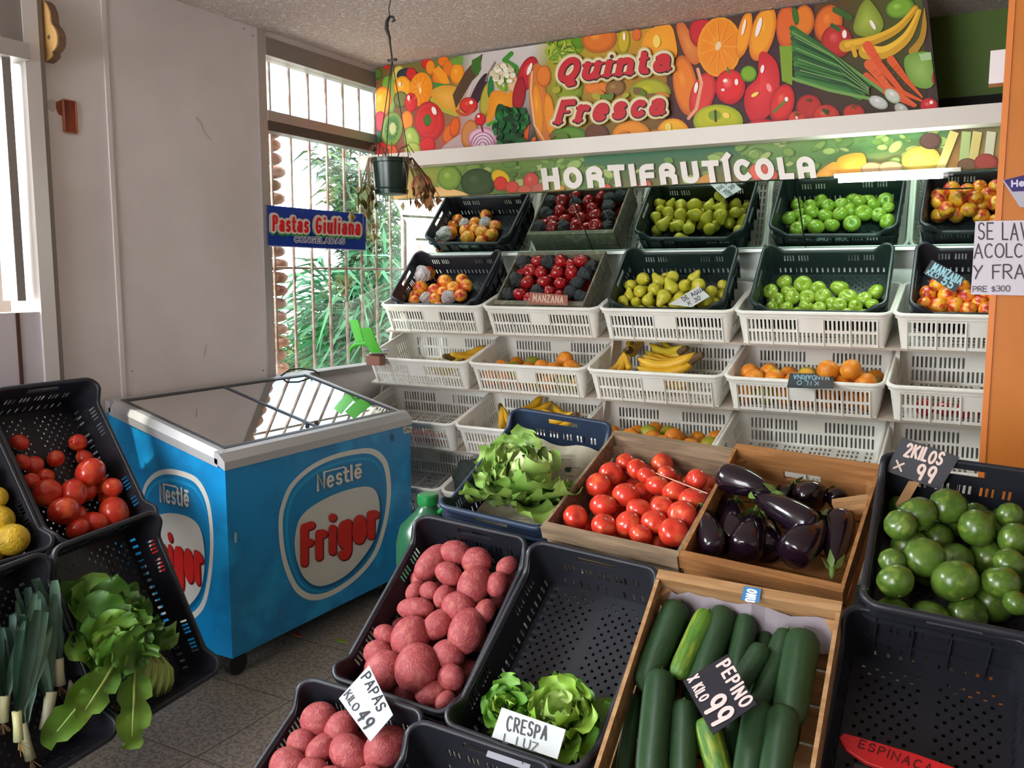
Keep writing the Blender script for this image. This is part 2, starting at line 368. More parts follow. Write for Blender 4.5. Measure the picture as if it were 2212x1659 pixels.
struct('wall_front', MB().bx(-3.2, -2.95, -3.2, -3, 0, 2.75).bx(-.8, 3.2, -3.2, -3, 0, 2.75), M_wall)
# panel joint and patched marks on the left wall
struct('trim_2', MB().bx(-3.0, -2.993, 2.265, 2.283, 0, 2.6), mat('joint_strip', '#d6cfcd', .6))
# window by the rack
fr = MB()
fr.bx(-3.09, -2.99, 3.055, 3.105, .98, 2.6)
o = struct('window_1', fr, M_alu)
fb = MB().bx(-3.08, -2.985, 3.105, 4.42, 2.49, 2.57).bx(-3.08, -2.98, 3.105, 4.42, .98, 1.01)
fb.build('frame_head', M_alud, o)
MB().bx(-3.07, -2.985, 3.105, 4.42, 2.2, 2.245).build('transom', M_alu, o)
MB().bx(-3.06, -2.99, 3.105, 4.42, 2.155, 2.2).build('transom_lower', mat('frame_dark', '#57504c', .5, .3), o)  # lower transom bar in a darker grey-brown than the upper one
MB().bx(-3.07, -2.985, 4.38, 4.42, 1.0, 2.5).build('frame_end', M_alu, o)
MB().bx(-3.035, -3.03, 3.105, 4.4, 1.01, 2.16).build('lower_pane', glassmat('window_glass', (.98, 1, .99), .2), o)
MB().bx(-3.035, -3.03, 3.105, 4.4, 2.245, 2.49).build('upper_pane', MATS['window_glass'], o)
# near window, partly in view at the left edge
o = struct('window_2', MB().bx(-3.06, -2.96, 1.93, 1.985, 0, 2.6), mat('aluminium_bright', '#d8d4d4', .35, .4))
MB().bx(-3.04, -2.93, -.1, 1.93, 2.215, 2.27).build('transom', M_alu, o)
MB().bx(-3.05, -2.965, 1.85, 1.88, 1.4, 2.215).bx(-3.05, -2.965, 1.85, 1.93, 2.27, 2.5).build('sash', M_alud, o)
MB().bx(-3.05, -2.97, -.1, 1.93, 1.09, 1.36).build('lower_panel', mat('panel_white', '#c9c2c8', .5), o)
MB().bx(-2.972, -2.966, 1.84, 1.853, 1.09, 1.36).build('panel_gap', mat('panel_gap', '#4b2b22', .6), o)
MB().bx(-3.035, -3.03, -.1, 1.93, 1.36, 2.5).build('pane', MATS['window_glass'], o)
struct('trim_3', MB().bx(-3.0, -2.975, 1.985, 2.012, 0, 2.6), mat('frame_brown', '#8f8681', .6))
# ================================================================= OUTSIDE
struct('ground_outside', MB().bx(-14, -3.2, -4, 14, -.35, -.25), mat('pale_paving', '#f2e9d8', .9, col2='#cfd2b0', nscale=.8))
# window bars
for i in range(11):
    y = 3.17 + .138 * i
    tag(MB().tube([(-3.17, y, .9), (-3.17, y, 2.6)], .008, 8).build('window_bar', mat('bar_paint', '#a2948a', .6, col2='#7d5d4c', nscale=20), smooth=True),
        'thin painted vertical security bar outside the window beside the fruit rack', 'window bar', 'security bars outside the rack window')
MB_ = MB().tube([(-3.18, 3.1, 1.53), (-3.18, 4.42, 1.53)], .006, 8).tube([(-3.18, 3.1, .97), (-3.18, 4.42, .97)], .006, 8)
tag(MB_.build('window_crossbar', MATS['bar_paint'], smooth=True), 'horizontal crossbars tying the window security bars together behind the hanging pot', 'window bar')
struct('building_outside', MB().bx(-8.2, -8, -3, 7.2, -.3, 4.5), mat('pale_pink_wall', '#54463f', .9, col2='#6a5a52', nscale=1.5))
# brick column
bm = MB(); rr = random.Random(3)
for k in range(38):
    z = -.25 + k * .068; a = rr.uniform(-.012, .012)
    pr = [(.06, 0), (.085, .006), (.096, .02), (.096, .042), (.085, .056), (.06, .062)]
    M = Matrix.Translation((-3.42 + a, 3.45 + rr.uniform(-.01, .01), z)) @ Matrix.Diagonal((1.6, 1.25, 1, 1))
    bm.lathe(pr, 10, M)
tag(bm.build('brick_column', mat('brick', '#b98a70', .85, col2='#8f5c46', nscale=9, bump=.3), smooth=50), 'column of rough rounded bricks outside the window frame', 'column')
tag(MB().box((-6.2, 7.0, 2.95), (.2, 9, .9), Matrix.Identity(4)).box((-5.4, 7, 3.42), (1.8, 9, .05)).build('awning', mat('awning_sheet', '#b9cbe6', .6)), 'pale blue awning fascia outside above the bushes', 'awning')
# shrubs of long narrow leaves
def shrub(name, label, x, y, h, rad, n, cols, seed, lean=0, L=(.16, .3), wleaf=.014, group=None):
    r = random.Random(seed); t = thing(name, label, 'shrub', loc=(x, y, -.25), group=group); m = MB(); st = MB()
    for k in range(26):
        a = r.uniform(0, 2 * PI); b = r.uniform(.2, 1) * rad; tip = Vector((b * math.cos(a), b * math.sin(a) + lean, h * r.uniform(.65, 1)))
        base = Vector((r.uniform(-.1, .1), r.uniform(-.1, .1), 0)); pts = [base.lerp(tip, q) + Vector((0, 0, .25 * math.sin(q * PI))) for q in (0, .25, .5, .75, 1)]
        st.tube(pts, [.012, .01, .008, .006, .004], 5)
        for j in range(n // 26):
            q = r.uniform(.12, 1.02); i = min(3, int(q * 4)); p = pts[i].lerp(pts[i + 1], q * 4 - i)
            p = p + Vector((r.uniform(-.08, .08), r.uniform(-.08, .08), r.uniform(-.08, .08)))
            d = Vector((math.cos(a) * .5 + r.uniform(-1, 1), math.sin(a) * .5 + r.uniform(-1, 1), r.uniform(-.3, 1))).normalized(); ln = r.uniform(*L)
            s = d.cross(Vector((r.uniform(-1, 1), r.uniform(-1, 1), r.uniform(-1, 1)))).normalized() * wleaf; g = Vector((0, 0, -ln * .35))
            m.cur = r.choice((0, 0, 1, 1, 2))
            m.add([p, p + d * ln * .5 + s, p + d * ln * .5 - s, p + d * ln + g], [(0, 1, 3, 2)])
    m.build('foliage', [mat('leaf_' + c, c, .5) for c in cols], t); st.build('stems', mat('shrub_stem', '#6b5a3c', .8), t)
LG = ['#35522f', '#5a7850', '#243c28']
shrub('oleander_shrub', 'tall grey-green oleander bush filling the window behind the frozen pasta sticker', -5.0, 6.7, 2.95, .8, 5600, LG, 1)
shrub('oleander_shrub', 'dense green bush outside, right behind the window bars next to the rack', -4.3, 5.75, 1.9, .6, 3600, ['#26502c', '#3f7040', '#183820'], 2)
shrub('oleander_shrub', 'lower yellow-green bush at the left of the window view by the brick column', -5.4, 5.75, 1.3, .5, 1900, ['#4c6a2c', '#6f8a40', '#304c22'], 5)
shrub('reed_clump', 'clump of long drooping blades outside behind the left end of the rack', -4.0, 5.4, 1.9, .5, 2200, ['#1f5836', '#337048', '#143e26'], 7, L=(.4, .75), wleaf=.016)
shrub('oleander_shrub', 'sunlit bush seen between the hanging pot and the mirror', -5.2, 8.5, 3.2, 1.1, 4600, ['#5a7c3c', '#3c6434', '#88a060'], 9)
# ================================================================= SIGNS OVER THE RACK
def banner():
    t = thing('shop_banner', 'large photo banner of fruit and vegetables reading Quinta Fresca under the ceiling', 'banner', loc=(-1.6, 3.9, 2.12))
    q = [onY(813, 146, 3.9), onY(2000, -25, 3.9), onY(2030, 247, 3.9), onY(808, 340, 3.9)]
    pts = [(p[0], min(p[2], 2.598)) for p in q]
    Mi = Matrix.Translation((-1.6, 3.9, 2.12)).inverted()
    MB().prism(pts, 'y', 3.903, 3.918).build('board', mat('banner_board', '#3a2420', .6), t, Mi)
    fn = lambda x, y, z: onY(x, y, 3.9012 - z) * [1, 1, 1] if False else np.array([*(lambda p: (p[0], 3.9015 - z, p[2]))(onY(x, y, 3.9015))])
    P = Print(fn, .00004)
    top = lambda x: 147 - (x - 813) * .1455
    bot = lambda x: 337 - (x - 808) * .0757
    def strip(x0, x1, c0, c1, c2=None, c3=None): P.grad([(x0, bot(x0)), (x1, bot(x1)), (x1, top(x1)), (x0, top(x0))], [c2 or c0, c3 or c1, c1, c0])
    strip(812, 985, '#7c5a2e', '#6b7a3a', '#8a3325', '#b56a5a'); strip(985, 1025, '#6b7a3a', '#c9c3be', '#b56a5a', '#b8a09a'); strip(1025, 1150, '#c9c3be', '#cfc8c4', '#b8a09a', '#39282a'); strip(1150, 1195, '#cfc8c4', '#b0a428', '#39282a', '#7a6a20'); strip(1195, 1440, '#b0a428', '#c98a1e', '#7a6a20', '#6a4a20'); strip(1440, 1760, '#5a3a20', '#3a2630', '#4a2024', '#3a1c20'); strip(1760, 2003, '#5c3a1a', '#4f5a20', '#3a1a14', '#3c2410')
    E = P.ell
    R, RD, O, OD, Y, G, GD = '#cf2a2c', '#8d1a20', '#ee8f1c', '#c8641a', '#f2c02a', '#5f9130', '#28451c'
    # left part
    E(838, 182, 14, 20, 0, '#79a53a', GD); E(823, 225, 12, 22, 0, R, RD); E(816, 160, 10, 12, 0, '#5a7a30', GD); E(845, 205, 10, 45, 0, '#8aa743', '#5b7a2a'); E(836, 145, 6, 6, 0, R, RD)
    E(862, 162, 14, 20, 0, '#d9c765', '#a99a3a'); E(884, 168, 28, 20, 20, '#2d3b40', '#1c2626'); E(871, 182, 17, 17, 0, Y, O); E(870, 190, 20, 26, 0, '#f5a822', '#cf7a18', c2='#ffd66a'); E(889, 160, 12, 14, 0, R, RD)
    E(922, 137, 12, 13, 0, R, RD); E(958, 132, 12, 12, 0, '#e8751c', OD); E(930, 146, 10, 16, 0, O, OD); E(968, 148, 11, 18, 0, '#e67820', OD); E(948, 165, 14, 18, 15, '#ef8020', OD); P.ngon([(935, 152), (948, 142), (964, 160), (972, 180), (955, 183)], '#f29b20'); E(988, 160, 16, 24, 0, '#f0981d', '#c96e14', c2='#ffb545')
    P.ngon([(972, 130), (1000, 120), (1000, 140), (978, 140)], '#6d9a38')
    P.ngon([(937, 178), (965, 182), (980, 195), (940, 196)], '#3c8a3a')
    E(909, 193, 25, 37, 8, '#f4a31f', '#ec8a14'); E(909, 193, 21, 32, 8, '#f3930f', '#ee8a12', c2='#ffc763'); E(908, 196, 2.5, 7, 0, '#ffd98a')
    E(823, 222, 22, 36, 15, '#f6a41a', '#d8601c', c2='#ffd04a'); E(822, 262, 14, 22, 0, '#d03a48', '#9a2440'); E(816, 300, 11, 18, 0, '#2d5a3a', '#1c3a28'); E(826, 325, 20, 18, 0, R, RD)
    E(866, 215, 16, 18, 0, '#7a7a3a', '#4c4a22'); E(888, 222, 14, 22, 0, '#dd2a2c', '#a81c24', c2='#ff7a6a')
    P.poly(blob([(930, 200), (955, 185), (985, 188), (1000, 205), (985, 242), (960, 238), (945, 225)]), '#d89a2c', '#eeb24a'); P.stroke([(934, 215), (950, 235), (985, 247), (1008, 238)], 9, '#b7b03c')
    P.ngon([(1032, 124), (1043, 116), (1035, 160), (1020, 175), (985, 235), (978, 205), (1005, 155)], '#57402c'); P.ngon([(1020, 130), (1038, 120), (1040, 150), (1030, 165), (1018, 150)], '#3c6b22'); E(1033, 200, 11, 46, 25, '#3c2430', '#20141c'); P.stroke([(1018, 185), (1010, 210)], 3, '#d8c8c0')
    E(1013, 228, 20, 18, 0, '#d83428', '#8d1a20', c2='#e8604a'); P.stroke(arc(1004, 232, 18, 16, 150, 20, 6), 7, '#c94a30')
    E(847, 279, 23, 38, 8, '#9aa23c', '#5f6a20'); E(848, 279, 19, 33, 8, '#4f7a2e', '#7a9a3a'); E(849, 278, 8, 14, 0, '#b9b777', '#7a9a3a')
    E(880, 260, 13, 21, 0, '#f08a1c', '#cf5f18'); E(928, 262, 32, 43, -5, '#d93a36', '#b81f26', c2='#ef7468'); E(925, 262, 22, 30, -5, '#d8322e', '#ce2a2c'); E(924, 260, 8, 13, 0, '#3f7a32', '#256028'); E(922, 318, 18, 24, 20, '#dd2f30', '#b81f26')
    E(890, 300, 17, 27, -12, '#a8bb50', '#6f8a30', c2='#cfe08a'); E(892, 325, 18, 18, 0, '#b8c25a', '#7a8a30'); E(845, 328, 15, 15, 0, '#e8643a', '#b82a2c'); E(969, 290, 12, 22, 15, '#e4702a', '#b4461c'); E(983, 275, 11, 22, 10, '#e8661e', '#b4461c'); P.poly(blob([(955, 320), (1000, 290), (1020, 325), (960, 333)]), '#c4a9a4')
    P.stroke([(1070, 135), (1055, 160), (1050, 175)], 4, '#7d746c'); P.stroke([(1105, 116), (1090, 130), (1115, 145), (1120, 160)], 10, '#3e8a2c'); E(1088, 165, 26, 30, 0, '#ddd0b0', '#b8a47a', c2='#f2ecd8'); E(1110, 182, 14, 20, 0, '#dfb98c', '#b88a5a')
    E(1052, 215, 14, 42, 12, '#b8a83a', '#5a6a20'); E(1060, 188, 6, 24, 5, '#1f7a44', '#12502c'); P.stroke([(1072, 175), (1087, 195)], 9, '#8aa82a'); P.stroke([(1093, 166), (1094, 195)], 7, '#5f9a30')
    P.poly(blob([(1062, 200), (1085, 196), (1095, 202), (1108, 197), (1112, 230), (1095, 232), (1075, 240), (1062, 262), (1052, 262), (1056, 225)]), '#e2881a', '#f0a024')
    E(1140, 160, 20, 40, 20, '#c4202c', '#8d1620', c2='#e05a5a'); E(1122, 205, 14, 40, 8, '#a81c28', '#74141e'); P.poly(blob([(1070, 250), (1078, 225), (1100, 232), (1130, 235), (1142, 262), (1132, 300), (1128, 318), (1078, 320), (1080, 290)]), '#17401f', '#1c6a2c'); E(1085, 250, 14, 12, 0, '#1f7a30', '#155a24'); P.stroke([(1055, 270), (1072, 262)], 7, '#3f9a30')
    E(1015, 290, 18, 32, 10, '#cf8a4a', '#a85a30'); E(1044, 300, 33, 25, 0, '#e2bcc8', '#b06a8a', c2='#f4ecec'); E(1044, 304, 26, 19, 0, '#ead2d8', '#d9a2bc'); P.stroke([(1040, 270), (1044, 285)], 4, '#7a1a44'); E(1038, 258, 12, 14, 0, '#d8232a', RD)
    P.poly(blob([(1146, 150), (1166, 140), (1180, 200), (1194, 290), (1200, 318), (1165, 300), (1147, 240), (1143, 190)]), '#c86a2c', '#dd8a3c'); E(1175, 165, 16, 24, 0, '#dd7a24', '#b8551c'); E(1163, 240, 11, 62, -5, '#e8901c', '#c06a14', c2='#f7ad30'); E(1188, 250, 12, 50, -6, '#e8901c', '#c06a14'); P.stroke([(1150, 155), (1147, 200), (1155, 270), (1180, 315)], 4, '#e5b58a'); P.stroke([(1140, 270), (1135, 312)], 9, '#d85a1c'); P.stroke([(1155, 300), (1148, 315)], 8, '#e0641c')
    # middle
    P.stroke([(1186, 112), (1215, 95), (1240, 92)], 16, '#7fa020'); E(1225, 105, 38, 20, -10, '#8aa818', '#6b8a14', c2='#d8cf58'); E(1250, 92, 16, 14, 0, '#5f8a14', '#4c7010'); E(1295, 85, 38, 30, -10, '#d8701c', '#a8541a', c2='#f09a3a'); E(1348, 90, 13, 28, 5, '#c8a814', '#7a8a14'); E(1376, 75, 10, 14, 0, '#d8692a', '#b4501c')
    P.poly(blob([(1400, 68), (1445, 53), (1460, 85), (1460, 125), (1420, 130), (1388, 110)]), '#e8951a', '#f0a524'); E(1230, 190, 30, 40, 0, '#8a9a24', '#6a7a1c'); E(1290, 190, 28, 14, 0, '#e07a28', '#c0641c'); E(1330, 190, 22, 18, -20, '#8a6030', '#5a3a1c', c2='#b08a4a'); E(1405, 200, 45, 30, 0, '#a8a81c', '#7a7a14', c2='#c8be28'); E(1230, 295, 42, 22, 0, '#5f8a24', '#3a6014'); E(1290, 290, 26, 24, 0, '#6a3c20', '#4a2814'); E(1365, 295, 42, 34, 0, '#e8901c', '#d07a14'); E(1455, 290, 36, 34, 10, '#ecae1c', '#e07f18', c2='#e8d22a')
    # right
    P.poly(blob([(1462, 60), (1478, 50), (1515, 120), (1500, 140), (1478, 115)]), '#c8622a', '#dd8a3c'); E(1515, 70, 26, 34, 0, '#c4222c', '#8a1a20'); E(1481, 185, 26, 66, -8, '#e0791c', '#b8551c', c2='#ee9433'); E(1518, 205, 26, 50, 18, '#d83a34', '#a81c24'); P.stroke([(1508, 150), (1516, 180), (1505, 235), (1488, 256)], 7, '#e0a07a')
    E(1555, 102, 48, 65, 4, '#f0a22a', '#e8901c'); E(1555, 102, 43, 60, 4, '#e8860f', '#e58a16', c2='#ee9a2a'); E(1552, 100, 7, 11, 20, '#e8c89a', '#e0a050')
    E(1608, 75, 15, 52, 12, '#f0981a', '#c8701c'); E(1648, 72, 26, 62, 15, '#eb9a1c', '#cf6f18', c2='#f4b432'); E(1685, 90, 0.1, .1, 0, R); E(1700, 60, 23, 50, 0, '#d96324', '#b0461c'); E(1738, 45, 22, 34, 0, '#e07a1e', '#b0521c'); E(1719, 35, 7, 20, -10, '#3c6a20', '#244c18')
    E(1578, 188, 33, 38, 0, '#dd2226', '#a8161e', c2='#f07a72'); P.stroke([(1572, 148), (1576, 158)], 5, '#3f7a2c'); E(1618, 160, 18, 18, 0, '#7aa824', '#2f6a1c'); P.poly(blob([(1640, 120), (1655, 113), (1680, 140), (1684, 195), (1665, 245), (1630, 265), (1610, 235), (1612, 195), (1637, 165)]), '#c21c24', '#e23a3c'); E(1662, 190, 6, 11, -20, '#ee8a84', '#d22a2c')
    P.ngon([(1684, 100), (1712, 100), (1712, 185), (1690, 175)], '#7a9a28'); E(1690, 225, 26, 44, 15, '#d42a26', '#9a1c1e', c2='#e8604a'); P.stroke([(1672, 242), (1702, 215)], 6, '#5a7a30'); E(1748, 232, 28, 28, 0, '#b82a22', '#7a1c18'); E(1722, 258, 20, 18, 0, '#d8402a', '#9a241c'); E(1785, 252, 30, 26, 0, '#cc3626', '#8a2018', c2='#e06a4a'); E(1845, 245, 24, 20, 0, '#c43422', '#7a1c18'); P.stroke([(1780, 238), (1788, 245)], 8, '#35501c'); E(1648, 275, 34, 18, 0, '#d02430', '#a01820')
    E(1552, 262, 54, 36, 0, '#b8b81c', '#8aa01c', c2='#e0cc20'); E(1545, 250, 16, 12, 0, '#7a9a1c', '#a8ae1c'); P.stroke([(1546, 240), (1547, 262)], 5, '#4a3018')
    E(1790, 52, 30, 42, 15, '#dd6a1e', '#a8481c', c2='#ee8a2c'); P.stroke([(1805, 22), (1835, 38)], 14, '#3a5f20'); E(1808, 90, 34, 36, 0, '#bb2a24', '#84201c', c2='#e05a60'); P.stroke([(1798, 55), (1812, 65)], 9, '#2f5a20')
    P.poly(blob([(1862, 8), (1880, 2), (1908, 45), (1900, 72), (1868, 80), (1845, 68), (1848, 40)]), '#7a8a24', '#a8b848'); E(1945, 18, 32, 22, -15, '#7aa62c', '#4a7020', c2='#b0cf5a'); P.stroke(curve([(1826, 100), (1885, 88), (1940, 62), (1978, 18)]), 26, '#c8941c', w2=12); P.stroke(curve([(1830, 97), (1885, 83), (1938, 57), (1976, 18)]), 12, '#e4b02a', w2=5); P.stroke(curve([(1872, 112), (1915, 113), (1960, 82), (1986, 25)]), 34, '#cf9c20', w2=10); P.stroke(curve([(1870, 106), (1912, 106), (1955, 76), (1984, 25)]), 16, '#ecbc34', w2=5); P.stroke(curve([(1972, 112), (1993, 80), (2000, 20)]), 18, '#b08420', w2=8); P.stroke([(1842, 100), (1848, 120)], 10, '#d8a01e')
    P.poly(blob([(1960, 120), (2010, 115), (2022, 160), (2010, 190), (1975, 185), (1955, 150)]), '#6f9a3a', '#9ab85a'); P.ngon([(1985, 118), (2020, 112), (2024, 128), (1990, 132)], '#a8c890')
    P.stroke([(1875, 100), (1900, 140), (1950, 200), (1990, 218)], 22, '#dd5526', w2=5); P.stroke([(1878, 140), (1920, 190), (1978, 228)], 22, '#e0602c', w2=6); P.stroke([(1925, 130), (1960, 175), (1992, 210)], 18, '#dd5a24', w2=4); P.stroke([(1872, 165), (1920, 205), (1975, 230)], 16, '#d8522a', w2=5)
    for k in range(11): P.stroke([(1712 + k * 1.2, 62 + k * 11), (1780 + k * 5, 105 + k * 9.5), (1880 - k * 2, 185 + k * 3)], 13, ('#2f6a2c', '#3f7a34', '#27502a')[k % 3], w2=6)
    P.stroke([(1715, 70), (1800, 120), (1905, 196)], 7, '#6a9a4a'); P.stroke([(1712, 170), (1790, 195), (1885, 215)], 7, '#6f9a4a')
    E(1898, 222, 22, 13, 25, '#c4c4c4', '#8a9a7a', c2='#ececec'); E(1928, 208, 20, 13, 40, '#c8c8bc', '#8aa078', c2='#f2f2ee'); E(1948, 238, 18, 12, 40, '#bdbcb0', '#8a8a78', c2='#eeeeea'); E(2007, 230, 19, 18, 0, '#d0242a', '#9a181e', c2='#ee6a6a'); E(2022, 165, 8, 18, 10, '#a82424', '#7a1c1c')
    # finer detail of the printed photo
    for k in range(11):
        a = k * 2 * PI / 11; P.stroke([(1555 + 9 * math.cos(a), 101 + 12 * math.sin(a)), (1555 + 39 * math.cos(a), 102 + 55 * math.sin(a))], 1.3, '#f2ae4a')
        P.stroke([(909 + 5 * math.cos(a), 194 + 8 * math.sin(a)), (909 + 19 * math.cos(a), 193 + 29 * math.sin(a))], 1, '#f8b250')
        P.ell(848 + 11 * math.cos(a), 279 + 19 * math.sin(a), .9, 1.5, 0, '#20200f')
    for k in range(4): P.stroke(arc(1044, 322 - k, 27 - 6 * k, 36 - 8 * k, 200, 340, 12), 1.6, '#b0689a')
    for x, y, r1, r2, rt in ((1568, 175, 5, 4, 0), (1592, 178, 4, 7, 0), (1563, 195, 4, 3, 0), (1648, 150, 4, 9, 10), (1632, 205, 9, 4, -30), (1505, 190, 4, 12, 10), (1700, 215, 4, 5, 0), (1798, 262, 4, 3, 0), (1722, 255, 3, 3, 0), (1825, 75, 5, 9, 0), (2012, 222, 4, 4, 0), (1886, 55, 4, 12, -30), (1640, 60, 5, 22, 15), (1608, 60, 3, 18, 12), (940, 240, 5, 9, -20), (885, 212, 3, 6, 0), (866, 182, 3, 5, 0), (1146, 150, 4, 14, 20), (1570, 250, 8, 6, 20), (1445, 275, 7, 9, 0), (1420, 90, 8, 14, 0), (1350, 80, 3, 9, 0), (1020, 222, 4, 4, 0), (1036, 252, 3, 3, 0)):
        P.ell(x, y, r1, r2, rt, '#f4e6dc' if r1 < 7 else '#f2d060')
    rr = random.Random(21)
    for k in range(46): P.stroke(curve([(1184 + rr.uniform(0, 60), 90 + rr.uniform(0, 40)), (1186 + rr.uniform(0, 60), 95 + rr.uniform(0, 40)), (1190 + rr.uniform(0, 60), 100 + rr.uniform(0, 40))], 3), rr.uniform(2, 6), rr.choice(['#6b9020', '#a9b83a', '#4c7414', '#d0c860', '#8aa824']))
    for k in range(40): x = rr.uniform(1070, 1140); P.ell(x, rr.uniform(238, 312), rr.uniform(4, 10), rr.uniform(3, 7), rr.uniform(0, 180), rr.choice(['#1c5a26', '#123c1a', '#267a34', '#0f3018']))
    for k in range(16): x = rr.uniform(1068, 1112); P.ell(x, rr.uniform(142, 186), rr.uniform(4, 8), rr.uniform(4, 7), 0, rr.choice(['#e8dfc4', '#d4c8a6', '#f2ecda']))
    for k in range(22): x = rr.uniform(1195, 1440); P.ell(x, rr.uniform(195, 215) if k % 2 else rr.uniform(285, 310), rr.uniform(6, 16), rr.uniform(4, 9), rr.uniform(-30, 30), rr.choice(['#7a5a2c', '#a8a02a', '#c87a2a', '#5a7a24', '#8a6a38']))
    for i in range(7):
        for a_, b_ in (((1885, 112), (1985, 214)), ((1884, 146), (1972, 224)), ((1930, 138), (1988, 205))):
            t_ = .1 + i * .12; x = a_[0] + (b_[0] - a_[0]) * t_; y = a_[1] + (b_[1] - a_[1]) * t_; q = 7 * (1 - t_); P.stroke([(x - q, y + q * .7), (x + q * .4, y - q * .3)], 1.1, '#b8421c')
    for k in range(9): P.stroke([(1716 + k * 2, 70 + k * 12), (1800 + k * 5, 118 + k * 9), (1878, 190 + k * 2)], 1.6, '#8ab06a' if k % 2 else '#1c401a')
    for x, y in ((1748, 218), (1786, 240), (1845, 232), (1722, 248)):
        for a in range(5): P.stroke([(x, y), (x + 8 * math.cos(a * 1.25), y + 6 * math.sin(a * 1.25))], 2.4, '#32501e', w2=.8)
    # edge line along the bottom
    P.stroke([(1400, bot(1400) + 1), (2026, bot(2026) + 1)], 8, '#2b1614', caps=False, w2=12); P.stroke([(812, bot(812) + 1), (1400, bot(1400) + 1)], 4, '#6a4f48', caps=False, w2=8)
    # cut everything back to the board outline
    ol = [onY(815, 146, 3.9), onY(2030, 247, 3.9)]
    for i, v in enumerate(P.mb.v):
        z = min(v[2], 2.596); x = v[0]
        zb = 2.124; z = max(z, zb); xr = -.318 + (2.55 - z) * .178; x = min(max(x, -2.975), xr)
        P.mb.v[i] = (x, v[1], z)
    P.build('printed_picture', vcmat('print'), t, Mi)
    T = Print(fn, .00004); T.z = P.z
    for txt, qd in (('Quinta', [(1203, 183), (1452, 156), (1448, 108), (1212, 132)]), ('Fresca', [(1202, 273), (1440, 250), (1438, 206), (1210, 222)])):
        qd = [qd[0], qd[1], (qd[2][0], qd[2][1] - 4), (qd[3][0], qd[3][1] - 4)]
        lettering(T, txt, qd, .25, '#c0232c', gap=.3, serif=.16, caps=False, shear=.14, thin=.4,
                  outline=[(.3, '#c2b070', 0, 0), (.2, '#ddd2ae', 0, 0), (.06, '#3a1418', .02, -.03)])
    T.build('lettering', vcmat('print'), t, Mi)
banner()
